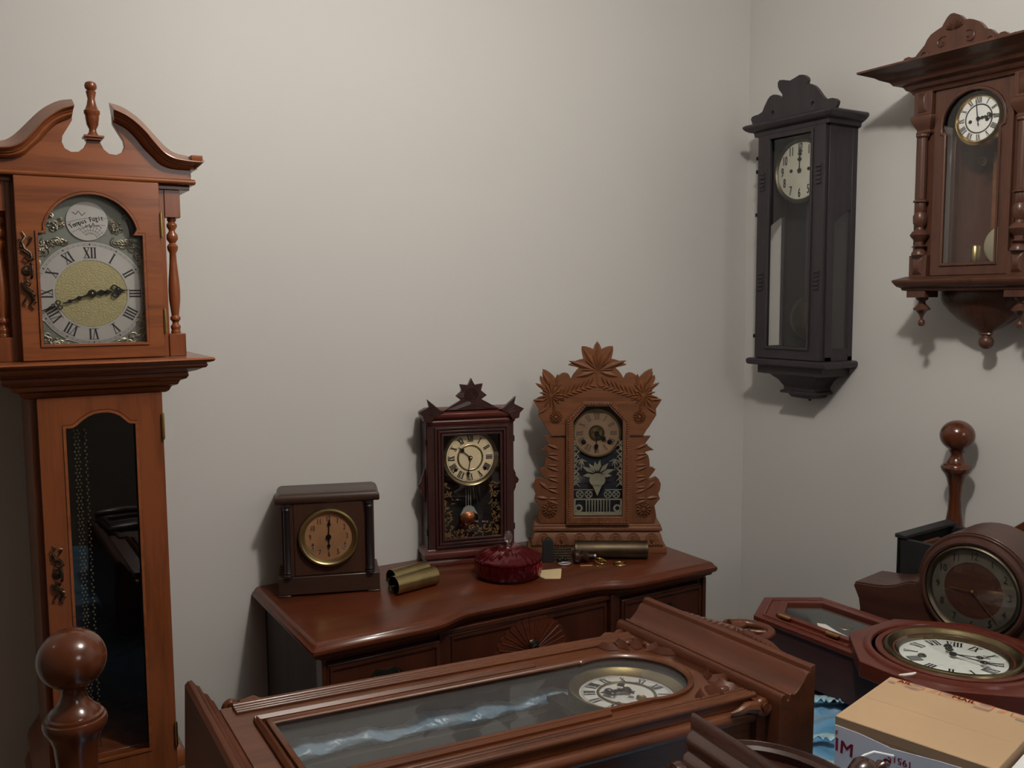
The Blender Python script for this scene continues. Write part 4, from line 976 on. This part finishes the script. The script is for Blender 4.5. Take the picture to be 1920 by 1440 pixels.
# ------------------------------------------------------------------ bed
def noise2(x, y, s=0):
    return (sin(x*11+s)+sin(y*13+1.3*s)+sin((x+y)*17+s*2)*.7+sin((x-y)*23+s)*.5+sin(x*37+y*5)*.25)/3.4
def bed():
    T = thing('bed', 'dark wooden twin bed with turned ball-topped posts under the clocks', 'bed', (1.13, -1.32, 0))
    MB.off = Matrix.Translation((-1.13, 1.32, 0))
    def B(): m = MB(); m.M = MB.off; return m
    P1 = [(0, .30), (.030, .30), (.030, .80), (.028, .835), (.022, .86), (.0165, .90), (.0155, .93), (.0175, .962), (.023, .985), (.030, .996), (.0345, 1.001), (.036, 1.006), (.0375, 1.010), (.036, 1.014), (.033, 1.015), (.031, 1.019), (.027, 1.021), (.022, 1.026), (.0175, 1.034), (.015, 1.042), (.016, 1.048), (.0185, 1.052), (.0195, 1.056)]
    ball = lambda zc, r, zb: [(r*cos(D(a)), zc+r*.94*sin(D(a))) for a in range(-58, 90, 8)]+[(0, zc+r*.94)]
    right_post = P1+ball(1.093, .0422, 0)
    P2 = [(0, .10), (.030, .10), (.030, .74), (.028, .78), (.027, .80), (.030, .830), (.036, .845), (.041, .853), (.0425, .860), (.041, .866), (.038, .867), (.0375, .871), (.034, .873), (.0325, .877), (.026, .882), (.019, .892), (.0160, .902), (.0165, .912), (.020, .917)]
    left_post = P2+ball(.951, .0455, 0)
    for (x, y, pr) in ((2.165, -.816, right_post), (2.165, -1.80, right_post), (.103, -.825, left_post), (.103, -1.80, left_post)):
        B().lathe(pr, (x, y, 0), 'z', 40).box(x-.032, x+.032, y-.032, y+.032, 0, .30).build('post', postw, T)
    hb = [(-.84, .35), (-.84, .80), (-.88, .81), (-.93, .845), (-.98, .892), (-1.04, .94), (-1.15, .985), (-1.31, 1.0)]
    hb = hb+[(-2.62-a, z) for a, z in hb[::-1][1:]]
    m = B(); n = len(hb)
    m.add([(2.155, y, z) for y, z in hb]+[(2.175, y, z) for y, z in hb], [list(range(n)), list(range(2*n-1, n-1, -1))]+[(i, i+n, (i+1) % n+n, (i+1) % n) for i in range(n)])
    m.build('headboard', postw, T, .003)
    B().box(.093, .113, -1.79, -.84, .30, .66).build('footboard', postw, T, .003)
    B().box(.12, 2.15, -.80, -.775, .28, .42).box(.12, 2.15, -1.86, -1.835, .28, .42).build('side_rail', postw, T, .003)
    B().box(.14, 2.14, -1.83, -.77, .34, .588).build('mattress', white, T, .03)
    MB.off = Matrix.Identity(4)
    # quilt
    nx, ny = 150, 110; vs = []; fs = []
    for j in range(ny+1):
        for i in range(nx+1):
            x = .13+2.02*i/nx; t = j/ny
            yy = -.655-1.23*t
            z = .624+.010*noise2(x*1.6, yy*1.6)+.004*sin(x*60+3*sin(yy*25))*sin(yy*43)
            if t < .045: z -= .30*(1-t/.045)**1.6
            if t > .955: z -= .30*((t-.955)/.045)**1.6
            if t > .99 or t < .01: pass
            # puffy fold between the clocks
            d = ((x-1.37)/.18)**2+((yy+1.10)/.14)**2
            if d < 1: z += .012*(1-d)*(1+.8*sin(yy*70+x*20))
            d = ((x-1.93)/.20)**2+((yy+.72)/.07)**2
            if d < 1: z += .018*(1-d)
            vs.append((x, yy, z))
    for j in range(ny):
        for i in range(nx):
            a = j*(nx+1)+i; fs.append((a, a+1, a+nx+2, a+nx+1))
    q = MB().add(vs, fs); q = q.build('quilt', satinm, None)
    mod = q.modifiers.new('thick', 'SOLIDIFY'); mod.thickness = .012; mod.offset = -1
    tag(q, 'shiny blue satin quilt spread over the bed beneath the clocks', 'quilt')
    for (x0, y0, x1, y1) in ((1.22, -1.075, 1.40, -1.19), (1.40, -.985, 1.53, -1.09), (1.10, -1.15, 1.28, -1.235)):
        m = MB(); n = 90; d = Vector((x1-x0, y1-y0)); nn = Vector((-d.y, d.x)).normalized(); rows = []
        for k in range(5):
            w = -.016+.009*k; row = []
            for i in range(n):
                t = i/(n-1); p = Vector((x0, y0))+d*t-nn*w
                row.append((p.x+.003*sin(t*40+k), p.y, .646+.012*noise2(p.x*1.6, p.y*1.6)+.004*sin(t*n*.9+k*.4)*(k/4)+.002*k))
            rows.append(row)
        V = [p for r in rows for p in r]
        m.add(V, [(k*n+i, k*n+i+1, (k+1)*n+i+1, (k+1)*n+i) for k in range(4) for i in range(n-1)])
        o = m.build('quilt_ruffle', plain('blue_lace', (.34, .52, .60), .35, 0, .2, 80), q)
        mod = o.modifiers.new('thick', 'SOLIDIFY'); mod.thickness = .002
bed()
def lying(name, label, origin, yaw, ry, rx, B, scale):
    R = Matrix.Rotation(D(yaw), 4, 'Z') @ Matrix.Rotation(D(ry), 4, 'Y') @ Matrix.Rotation(D(rx), 4, 'X')
    return thing(name, label, 'clock', mat=Matrix.Translation(origin) @ R @ B @ Matrix.Scale(scale, 4))
BX = Matrix(((0, 0, 1, 0), (-1, 0, 0, 0), (0, -1, 0, 0), (0, 0, 0, 1)))      # top of the clock towards +X
BY = Matrix(((-1, 0, 0, 0), (0, 0, -1, 0), (0, -1, 0, 0), (0, 0, 0, 1)))     # top of the clock towards -Y

def long_clock():
    T = lying('regulator_clock', 'long chestnut brown wall clock lying on its back across the bed, white dial under glass', (.309, -.947, .807), -1.624, 2.315, -1.685, BX, .9)
    m = MB()
    for sx in (-1, 1):
        x0, x1 = sorted((sx*.200, sx*.186)); m.box(x0, x1, .014, .135, -.005, .985)
    m.box(-.199, .199, .016, .134, -.005, .010).box(-.199, .199, .016, .134, .970, .985)
    m.build('case', bigw, T, .001)
    MB().box(-.184, .184, .118, .126, .010, .970).build('back_board', inner, T)
    MB().box(-.1845, -.095, .0855, .117, .012, .70).build('inner_ledge', inner, T, .001)
    m = MB()
    for sx in (-1, 1): x0, x1 = sorted((sx*.1858, sx*.1848)); m.box(x0, x1, .02, .134, .012, .968)
    m.build('case_lining', inner, T)
    # door: frame, reeded mouldings, glass
    op = [(-.106, .058), (.134, .058), (.134, .700)]+[(.014+.124*cos(D(a)), .740+.124*sin(D(a))) for a in range(-18, 199, 9)]+[(-.106, .700)]
    dr = MB().ring(op, [(-.200, 0), (.200, 0), (.200, .903), (-.200, .903)], (0, .5), .0, .018).build('door', bigw, T, .001)
    m = MB()
    m.sweep(op, [(0, -.006), (.004, -.008), (.009, -.006), (.012, -.001), (0, .004)], True, -1)
    m.sweep([(-.120, .042), (.148, .042), (.148, .60)], [(-.002, -.005), (.003, -.011), (.009, -.006), (.009, .001), (-.002, .001)], False, -1)
    m.sweep([(-.120, .60), (-.120, .042)], [(-.002, -.005), (.003, -.011), (.009, -.006), (.009, .001), (-.002, .001)], False, -1)
    m.build('inner_moulding', bigw, dr)
    for sx in (-1, 1):
        m = MB()
        for k, (o, r) in enumerate(((.166, .0038), (.176, .0038), (.186, .0042), (.1955, .0068))):
            m.tube([(sx*o, -.0022, .022), (sx*o, -.0022, .893)], r, 10)
        m.build('reeded_edge', bigw, dr)
        # round side bead and volute brackets
        MB().tube([(sx*.202, .030, .0), (sx*.202, .030, .900)], .014, 14).build('side_bead', bigw, T)
        for z, s in ((.885, -1), (.030, 1)):
            m = MB(); path = []
            for i in range(26):
                t = i/25; a = t*2.6*pi; rr = .016*(1-t*.75); path.append((sx*.222+0, .004+rr*sin(a)+.004, z+s*(-.004)+rr*cos(a)))
            m.tube(path, .0085, 8, False, lambda t: 1-.5*t)
            m.tube([(sx*.218, .010, z+s*.012), (sx*.222, .004, z+s*.035), (sx*.220, .010, z+s*.052), (sx*.214, .014, z+s*.066)], .013, 8, False, lambda t: 1-.75*t)
            m.lathe([(0, -.010), (.008, -.010), (.008, .010), (0, .010)], (sx*.222, .008, z-s*.004), 'x', 12)
            m.build('side_volute', bigw, T)
    MB().prism([(.014+(x-.014)*1.02, z) for x, z in op], .006, .008).build('glass_pane', glh, dr)
    for sx in (-1, 1):
        m = MB(); sc_ = 1.25
        def L(x, z, l, w, a): leaf(m, sx*x+.006, z, l*1.2, w*1.3, D(a) if sx > 0 else pi-D(a), -.001, .010)
        L(.112, .850, .050, .024, 35); L(.118, .835, .045, .018, 2); L(.098, .860, .040, .018, 80); L(.128, .815, .040, .016, -40); L(.090, .868, .045, .013, 140)
        m.ballx((sx*.150, -.003, .860), .008, 10, (.009, .007, .014)); m.ballx((sx*.120, -.003, .885), .007, 10, (.014, .007, .008))
        scrollwork(m, [(sx*.150, .838, .014, .5, .9*sx), (sx*.10, .882, .012, 2.5, -.9*sx)], -.001, .0036)
        m.build('corner_carving', bigw_x, dr)
    # bottom board and crown
    def xprism(sec, x0, x1):
        n = len(sec)
        return MB().add([(x0, y, z) for y, z in sec]+[(x1, y, z) for y, z in sec], [list(range(n)), list(range(2*n-1, n-1, -1))]+[(i, i+n, (i+1) % n+n, (i+1) % n) for i in range(n)])
    P = [(-.040, -.052), (-.046, -.047), (-.047, -.040), (-.036, -.032), (-.034, -.027), (-.020, -.020), (-.016, -.012), (-.006, -.008), (-.002, -.002)]
    xprism(P+[(.137, -.002), (.137, -.052)], -.238, .238).build('foot_moulding', bigw_x, T, .001)
    P = [(-.0, .904), (-.012, .906), (-.017, .911), (-.017, .918), (-.012, .922), (-.004, .923), (-.004, .927), (-.014, .929), (-.017, .934), (-.013, .939), (-.016, .945), (-.022, .953), (-.032, .962), (-.044, .970), (-.048, .974), (-.048, .978), (-.057, .981), (-.060, .986), (-.060, .994)]
    xprism(P+[(.137, .994), (.137, .904)], -.256, .250).build('crown_moulding', bigw_x, T, .001)
    xprism([(.0, .880), (.137, .880), (.137, .904), (.0, .904)], -.218, .218).build('crown_block', bigw_x, T, .001)
    cr = [(-.20, .994), (-.19, 1.008), (-.17, 1.012), (-.155, 1.022), (-.13, 1.026), (-.11, 1.036), (-.09, 1.040), (-.06, 1.052), (0, 1.058), (.06, 1.054), (.085, 1.050), (.11, 1.038), (.13, 1.028), (.155, 1.024), (.17, 1.012), (.19, 1.008), (.20, .994)]
    c = MB().prism(cr, -.046, -.028).build('crest_board', bigw_x, T, .0015)
    m = MB()
    for k in range(20): leaf(m, -.16+k*.016, 1.004+min(k, 19-k)*.003, .030, .010, D(35 if k < 10 else 145), -.046, .004)
    m.build('crest_carving', bigw_x, c)
    m = MB()   # broken scrolling ornament: arched back, hooked head and curled tail
    m.tube([(-.062, -.037, 1.070), (-.058, -.037, 1.090), (-.046, -.037, 1.108), (-.026, -.037, 1.120), (-.002, -.037, 1.122), (.020, -.037, 1.114), (.036, -.037, 1.096), (.042, -.037, 1.072), (.040, -.037, 1.050)], .010, 10, False, lambda t: 1.15-.25*t)
    m.tube([(-.062, -.037, 1.076), (-.072, -.037, 1.084), (-.076, -.037, 1.072), (-.070, -.037, 1.062)], .008, 10, False, lambda t: 1.2-.4*t)
    m.tube([(.018, -.037, 1.100), (.008, -.037, 1.086), (-.006, -.037, 1.074), (.004, -.037, 1.060), (.022, -.037, 1.062)], .007, 10)
    m.tube([(-.046, -.037, 1.100), (-.038, -.037, 1.076), (-.046, -.037, 1.052)], .008, 10)
    m.build('scroll_ornament', bigw_x, T)
    # dial
    c = (.008, .738)
    dl = MB().lathe([(0, 0), (.094, 0)], (c[0], .034, c[1]), 'y', 56).build('dial', enamel, T)
    MB().lathe([(.0935, .034), (.0945, .032), (.100, .030), (.108, .024), (.112, .021), (.1145, .022), (.1155, .028), (.1155, .06)], (c[0], 0, c[1]), 'y', 72).build('bezel', brass_d, T)
    m = MB(); roman_dial(m, c, .0735, .0215, .0330, .85, .15); annulus(m, c, .0870, .0874, .0330, 60); annulus(m, c, .0895, .0899, .0330, 60); ticks(m, c, .0872, .0898, .0330, 60, .0005)
    m.build('numerals', ink, dl)
    MB().lathe([(.0535, .033), (.0545, .031), (.058, .031), (.0595, .033)], (c[0], 0, c[1]), 'y', 56).build('inner_ring', brass_d, dl)
    hand(c, 193, .056, .026, 'fancy', .0075).build('hour_hand', iron, dl)
    hand(c, 276, .034, .024, 'maltese', .0060).build('second_hand', iron, dl)
    hand(c, 98, .030, .023, 'maltese', .0050).build('minute_hand', iron, dl)
    MB().lathe([(.002, 0), (.007, -.001), (.0095, -.003), (.010, 0)], (c[0]+.034, .032, c[1]+.010), 'y', 18).build('winding_hole', brass_d, dl)
    MB().lathe([(.002, 0), (.005, -.001), (.006, 0)], (c[0]+.034, .032, c[1]-.045), 'y', 14).build('winding_hole', iron, dl)
    m = MB().box(-.05, .05, .05, .10, .69, .80).box(-.10, .10, .055, .065, .62, .66)
    m.build('movement', inner_d, T)
    return T
LC = long_clock()
# satin bulging up along the open back of the long clock
def cloth():
    m = MB(); n = 200; rings = []
    for i in range(n):
        t = i/(n-1); z = .03+.655*t; w = .026+.005*sin(t*13)+.003*sin(t*37+1); cx = -.124+.004*sin(t*21)-.006*t
        top = .060+.004*sin(t*17+.6)+.004*sin(t*33)+.0015*sin(t*71)
        if t < .03 or t > .97: w *= .5
        ring = []
        for k in range(40):
            a = 2*pi*k/40; rr = 1+.035*sin(a*4+t*40)+.02*sin(a*7-t*57)
            ring.append((cx+w*cos(a)*rr, (top+.084)/2-(.084-top)/2*sin(a)*min(1.15, rr)+.0016*sin(a*6+t*160)*sin(t*97), z))
        rings.append(ring)
    m.loft(rings)
    satin2 = satin('pale_blue_satin', (.15, .29, .42), (.36, .44, .52), (.24, .37, .48)); o = m.build('satin_cloth', satin2, None); o.data.shade_smooth(); o.matrix_world = LC.matrix_world.copy()
    tag(o, 'strip of crumpled pale blue satin seen through the glass of the long chestnut clock', 'cloth')
cloth()

def school_clock():
    T = lying('schoolhouse_clock', 'red mahogany octagonal schoolhouse clock with pointed drop, lying on its back', (1.5615, -1.21, .775), 1.0, 0, 0, BY, .9)
    oc = [(.212*cos(D(22.5+45*k)), .212*sin(D(22.5+45*k))) for k in range(8)]
    MB().ring(circ(0, 0, .112, 48), oc, (0, 0), -.004, .030).build('octagon_frame', schw, T, .002)
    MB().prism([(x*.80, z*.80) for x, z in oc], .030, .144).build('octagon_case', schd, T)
    MB().lathe([(.1365, -.003), (.1385, -.009), (.146, -.011), (.151, -.008), (.152, -.004), (.158, -.004), (.160, -.009), (.167, -.011), (.174, -.009), (.177, -.004), (.182, -.0035)], (0, 0, 0), 'y', 72).build('round_moulding', schw, T)
    MB().lathe([(.103, .006), (.104, .002), (.109, -.001), (.116, -.004), (.122, -.010), (.127, -.013), (.132, -.012), (.135, -.008), (.136, -.003)], (0, 0, 0), 'y', 72).build('bezel', brass_m, T)
    dl = MB().lathe([(0, 0), (.105, 0)], (0, .005, 0), 'y', 56).build('dial', plain('white_dial_paint', (.68, .72, .68), .5), T)
    m = MB(); roman_dial(m, (0, 0), .081, .026, .0042, .85, .13); ticks(m, (0, 0), .0985, .1005, .0042, 60, .0006); m.build('numerals', ink, dl)
    gm = plain('dark_olive_steel', (.055, .060, .050), .4, .6)
    hand((0, 0), 224, .040, -.002, 'moon', .0056).build('hour_hand', gm, dl)
    hand((0, 0), 352, .088, -.004, 'moon', .0058).build('minute_hand', gm, dl)
    hand((0, 0), 326, .070, -.003, 'moon', .0050).build('calendar_hand', gm, dl)
    for sx in (-1, 1): MB().lathe([(.002, -.001), (.007, -.003), (.009, 0)], (sx*.046, .004, -.040), 'y', 16).build('winding_hole', gm, dl)
    MB().lathe([(0, -.017), (.04, -.0165), (.08, -.013), (.110, -.008)], (0, 0, 0), 'y', 48).build('dial_glass', gl, T)
    dp = [(.122, -.10), (.122, -.437), (.0, -.515), (-.122, -.437), (-.122, -.10)]
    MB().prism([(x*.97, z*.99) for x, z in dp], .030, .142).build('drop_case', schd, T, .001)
    iw = [(.068, -.205), (.068, -.390), (0, -.438), (-.068, -.390), (-.068, -.205)]
    MB().ring(iw, [(.123, -.14), (.123, -.437), (0, -.516), (-.123, -.437), (-.123, -.14)], (0, -.30), .020, .032).build('drop_frame', schw, T, .002)
    o2 = [(.105, -.18), (.105, -.425), (0, -.494), (-.105, -.425), (-.105, -.18)]
    dr = MB().ring(iw, [(.086, -.186), (.086, -.400), (0, -.459), (-.086, -.400), (-.086, -.186)], (0, -.30), .012, .024)
    dr.sweep(o2, [(0, .020), (.002, .016), (.005, .016), (.007, .020)], True, 1)
    dr = dr.build('drop_door', schw, T, .001)
    MB().prism(iw, .019, .021).build('glass_pane', gl2, dr)
    for z in (-.232, -.37): MB().box(.084, .094, .010, .014, z-.016, z+.016).lathe([(0, -.018), (.0025, -.018), (.0025, .018), (0, .018)], (.0895, .010, z), 'z', 8).build('hinge', brass, dr)
    MB().prism([(x*.95, z) for x, z in iw], .0285, .0298).build('drop_lining', plain('greenish_black_lining', (.018, .024, .024), .6), T)
    m = MB().prism([(.060, -.235), (.052, -.300), (.028, -.325), (.018, -.308), (.034, -.262), (.040, -.230)], .0245, .0262)
    m.build('paper_slip', string_w, T)
    MB().lathe([(0, -.002), (.018, -.001), (.020, .001)], (-.01, .026, -.275), 'y', 24).build('pendulum_bob', brass_o, T)
    MB().tube([(.100, .0, -.150), (.100, .0, -.160)], .003, 8).build('latch', brass_d, T)
school_clock()

def tambour():
    T = thing('tambour_clock', 'dark brown tambour mantel clock with brown round dial, standing behind the octagonal clock', 'clock', (1.767, -1.106, .618), -80.3, None, None, .935)
    cx = .014
    half = [(.279, .032), (.279, .044), (.272, .048), (.268, .06), (.270, .10), (.266, .13), (.270, .155), (.278, .172), (.284, .184), (.281, .190), (.262, .192), (.235, .194), (.205, .198), (.180, .206), (.158, .218), (.143, .224), (.130, .224), (.122, .232)]
    arc = [(.126*cos(D(a)), .240+.126*sin(D(a))) for a in range(4, 177, 8)]
    out = [(cx+x, z) for x, z in half]+[(cx+x, z) for x, z in arc]+[(cx-x, z) for x, z in half[::-1]]
    MB().prism(out, .004, .135).build('case', tamb, T, .0015)
    fr = [(cx+x, z) for x, z in half[:10]]+[(cx+.255, .176), (cx+.225, .184), (cx+.195, .190), (cx+.165, .198), (cx+.145, .202), (cx+.125, .195), (cx+.108, .180)]
    MB().prism([(x, z-.004) for x, z in out], -.0, .004).build('front_board', tamb, T, .0015)
    MB().lathe([(.100, .0), (.104, -.012), (.109, -.014), (.114, -.012), (.118, -.004), (.120, .002)], (cx, 0, .236), 'y', 72).build('dial_surround', tamb, T)
    MB().lathe([(.090, -.004), (.094, -.012), (.098, -.016), (.101, -.014), (.103, -.008), (.103, .0)], (cx, 0, .236), 'y', 72).build('bezel', brass_o, T)
    c = (cx, .236)
    dl = MB().lathe([(0, 0), (.064, 0)], (cx, -.003, c[1]), 'y', 48).build('dial', tamb, T)
    MB().lathe([(.063, -.0045), (.092, -.0045), (.093, -.003)], (cx, 0, c[1]), 'y', 56).build('chapter_ring', chap, dl)
    m = MB(); arabic_dial(m, c, .077, .0235, -.0051, .75, .0003); m.build('numerals', ink, dl)
    hand(c, 268, .056, -.0075, 'pointer', .0034).build('hour_hand', brass_d, dl)
    hand(c, 137, .078, -.0085, 'pointer', .0026).build('minute_hand', brass_d, dl)
    MB().ballx((cx, -.010, c[1]), .003, 8).build('hand_nut', brass, dl)
    MB().lathe([(0, -.022), (.035, -.021), (.07, -.016), (.093, -.010)], (cx, 0, c[1]), 'y', 40).build('dial_glass', gl, T)
    for x in (-.23, .26): MB().box(x-.02, x+.02, .01, .12, .028, .032).build('foot', blackw, T)
tambour()

def open_case():
    T = thing('open_clock_case', 'black open-topped box case with loose wood strips inside, below the right bedpost', 'clock case', (1.898, -.842, .645), 4.4)
    L, W, H = .222, .125, .226
    m = MB().box(0, L, -.012, 0, 0, H).box(0, .012, -W, 0, 0, H).box(L-.012, L, -W, 0, 0, H).box(0, L, -W, -W+.014, 0, H-.006).box(0, L, -W, 0, 0, .012)
    m.box(-.004, L+.004, -.026, .004, H, H+.010)
    m.build('case_box', dull, T, .002)
    MB().box(.014, L-.014, -.10, -.04, H-.034, H-.028).build('inner_shelf', inner_d, T)
    for k, (x0, x1, y, w, mt) in enumerate(((.03, .13, -.086, .016, oak), (.08, .20, -.066, .012, beige), (.03, .11, -.050, .010, bigw_x))):
        MB().box(x0, x1, y, y+w, H-.028, H-.016+.004*k).build('wood_strip', mt, T, .001)
open_case()

def mail_box():
    T = thing('cardboard_box', 'tan cardboard mailing box with white printed side, at the lower right', 'box', (1.142, -1.284, .642), -76.35)
    L, W, H = .236, .207, .151
    MB().box(0, L, 0, W, 0, H-.0005).build('box_body', card, T, .0012)
    MB().box(.0005, L-.0005, -.0012, .001, H-.016, H-.0012).build('top_flap_edge', cardside, T)
    m = MB().prism([(.001, 0), (L-.001, 0), (L-.001, H-.0125), (.16, H-.016), (.088, H-.022), (.086, H-.021), (.04, H-.0155), (.001, H-.0145)], -.0026, -.001)
    m.build('white_label', white, T)
    Y = -.0030
    for txt, sz, cc, an, sx, sy, bo in (('M', .034, (.021, H-.048), -.05, .85, .9, .0007), ('I', .034, (.005, H-.046), 0, .8, .9, .0008), ('F', .011, (.0045, H-.0265), 0, .8, 1, .0004), ('19515', .0150, (.103, H-.0365), pi, 1.0, 1, .0003), ('S', .032, (.082, H-.052), -.3, .9, 1, .0008), ('S', .032, (.102, H-.060), -.1, .9, 1, .0008), ('IWI', .008, (.160, H-.031), 0, 1, 1, .0002)):
        m = MB(); write(m, txt, sz, cc, Y, an, sx, sy, bo); m.build('label_print', redink2, T)
    def flat(): b = MB(); b.M = Matrix(((1, 0, 0, 0), (0, 0, 1, 0), (0, -1, 0, H), (0, 0, 0, 1))); return b
    m = flat(); b = flat(); Y = -.0004
    for x0 in (-.058, .022+.015, .132):
        pass
    for x0, x1 in ((0.004, .061), (.087, .168), (.196, .235)):
        a = max(x0, .004); u0, u1 = .189, .206
        m.stroke((a, u0), (x1, u0), .0009, Y); m.stroke((a, u1-.0005), (x1, u1-.0005), .0007, Y)
        if x0 > .01: m.stroke((x0, u0), (x0, u1), .0009, Y)
        if x1 < .23: m.stroke((x1, u0), (x1, u1), .0009, Y)
    write(m, 'AIL', .0135, (.029, .1975), Y, 0, 1.25, 1, .0005); write(m, 'MAIL', .0135, (.124, .1975), Y, 0, 1.25, 1, .0005)
    for x in (.071, .177):
        for k in range(3): m.stroke((x+k*.0035, .188), (x+.004+k*.0035, .203), .0006, Y)
    for x0, x1 in ((.040, .058), (.147, .165), (.092, .106)):
        for k in range(3): b.stroke((x0, .2035-k*.0035), (x1, .2035-k*.0035), .0008, Y)
    for x0, x1 in ((.034, .058), (.142, .168), (.205, .232), (.006, .018)):
        for k in range(3): b.stroke((x0, .1845-k*.0025), (x1, .1845-k*.0025), .0008, Y)
    m.build('lid_print', redink, T); b.build('small_print', blueink, T)
    m = MB().box(.0, L, .098, .0983, H-.0006, H-.0003).build('lid_crease', plain('crease_shade', (.45, .295, .16), .85), T)
mail_box()
tag(MB().tube([(1.353, -1.245, .7965), (1.357, -1.253, .7985), (1.366, -1.262, .8015), (1.370, -1.266, .8045)], .0022, 8, False, lambda t: 1.5-1.6*abs(t-.5)).build('plastic_peg', string_w, None), 'small white peg lying on the far corner of the cardboard box', 'peg')
T = thing('paper_sheaf', 'plain white paper packet beside the cardboard box, cut off by the lower right corner', 'paper', (1.142, -1.284, .642), -76.35)
MB().box(.240, .40, -.03, .16, 0, .138).build('packet', paperw, T, .004)
MB().box(.242, .398, -.028, .158, .138, .1395).build('top_sheet', paperw, T)

def low_clock():
    T = lying('arched_clock', 'glossy rosewood clock with arched pediment and ball finial, lying nearest the camera', (.879, -1.247, .847), -4, 0, 0, BX, .9)
    X0, X1 = .050, .330
    MB().mould([(0, -.062), (.006, -.056), (.012, -.050), (.014, -.040), (.026, -.034), (.032, -.026), (.034, -.016), (.048, -.008), (.052, -.003), (.052, .002), (.048, .005)], X0, X1, .052, .222).build('crown_moulding', loww, T, .0008)
    arc = [(.190+.150*cos(D(a)), .006+.118*sin(D(a))) for a in range(0, 181, 6)]
    p = MB().prism(arc, .052, .075).build('arched_pediment', loww, T, .001)
    m = MB().sweep(arc, [(-.020, .040), (-.012, .036), (-.008, .044), (0, .034), (.006, .036), (.006, .075), (-.020, .075)], False, 1)
    m.build('arch_moulding', loww, p, .0006)
    MB().lathe([(0, .118), (.020, .118), (.020, .124), (.010, .128), (.009, .140), (.013, .146), (.010, .150), (.018, .158), (.0245, .172), (.0245, .180), (.018, .192), (.010, .198), (.007, .204), (.010, .208), (.012, .213), (.006, .222), (.0, .232)], (.190, .055, 0), 'z', 26).build('finial', loww, T)
    MB().box(X0, X1, .075, .222, -.62, -.055).build('case', loww, T, .001)
    op = [(.115, -.60), (.265, -.60), (.265, -.11), (.115, -.11)]
    dr = MB().ring(op, [(X0+.03, -.61), (X1-.03, -.61), (X1-.03, -.066), (X0+.03, -.066)], (.19, -.35), .060, .0735)
    dr.sweep(op, [(0, .054), (.010, .054), (.014, .060), (0, .060)], True, -1)
    dr = dr.build('door', loww, T, .001)
    MB().box(.113, .267, .064, .066, -.602, -.108).build('glass_pane', gl, dr)
    MB().box(.116, .264, .0738, .0745, -.60, -.11).build('case_lining', plain('navy_lining', (.01, .014, .03), .6), T)
    for x in (.062, .318):
        MB().lathe([(0, -.064), (.016, -.064), (.020, -.070), (.022, -.078), (.020, -.086), (.012, -.090), (.014, -.096), (.018, -.102), (.018, -.110), (.012, -.118), (.009, -.124), (.014, -.134), (.016, -.150), (.013, -.170), (.009, -.184), (.011, -.19), (.012, -.50), (.016, -.51), (.016, -.61), (0, -.61)], (x, .056, 0), 'z', 24).build('column', loww, T)
low_clock()
tag(MB().tube([(1.115, -1.345, .752), (1.128, -1.350, .760), (1.140, -1.358, .7655), (1.146, -1.372, .7665), (1.150, -1.385, .768)], .0022, 8).build('plastic_strap', cordm, None), 'clear white plastic strap end against the printed side of the box', 'strap')

# ------------------------------------------------------------------ camera and light
cam = bpy.data.cameras.new('camera'); co = bpy.data.objects.new('camera', cam); COL.objects.link(co)
cam.sensor_width = 36; cam.lens = 1700/1920*36; cam.clip_start = .05
yaw, pitch, roll = D(31.032), D(5.381), D(.379)
fwd = Vector((sin(yaw)*cos(pitch), cos(yaw)*cos(pitch), -sin(pitch))); right = Vector((cos(yaw), -sin(yaw), 0)); down = fwd.cross(right)
r2 = cos(roll)*right+sin(roll)*down; d2 = -sin(roll)*right+cos(roll)*down
M = Matrix(((r2.x, -d2.x, -fwd.x, 0), (r2.y, -d2.y, -fwd.y, -2.2), (r2.z, -d2.z, -fwd.z, 1.45), (0, 0, 0, 1)))
co.matrix_world = M; SC.camera = co
w = bpy.data.worlds.new('world'); w.use_nodes = True; SC.world = w
w.node_tree.nodes['Background'].inputs[0].default_value = (.6, .65, .75, 1); w.node_tree.nodes['Background'].inputs[1].default_value = .1
SC.view_settings.view_transform = 'Standard'; SC.view_settings.look = 'None'; SC.view_settings.gamma = 1; SC.view_settings.use_curve_mapping = False
SC.view_settings.exposure = .1
SC.cycles.max_bounces = 8; SC.cycles.diffuse_bounces = 4; SC.cycles.glossy_bounces = 4; SC.cycles.transmission_bounces = 8; SC.cycles.transparent_max_bounces = 12
SC.cycles.caustics_reflective = False; SC.cycles.caustics_refractive = False
try: SC.cycles.use_denoising = True
except Exception: pass
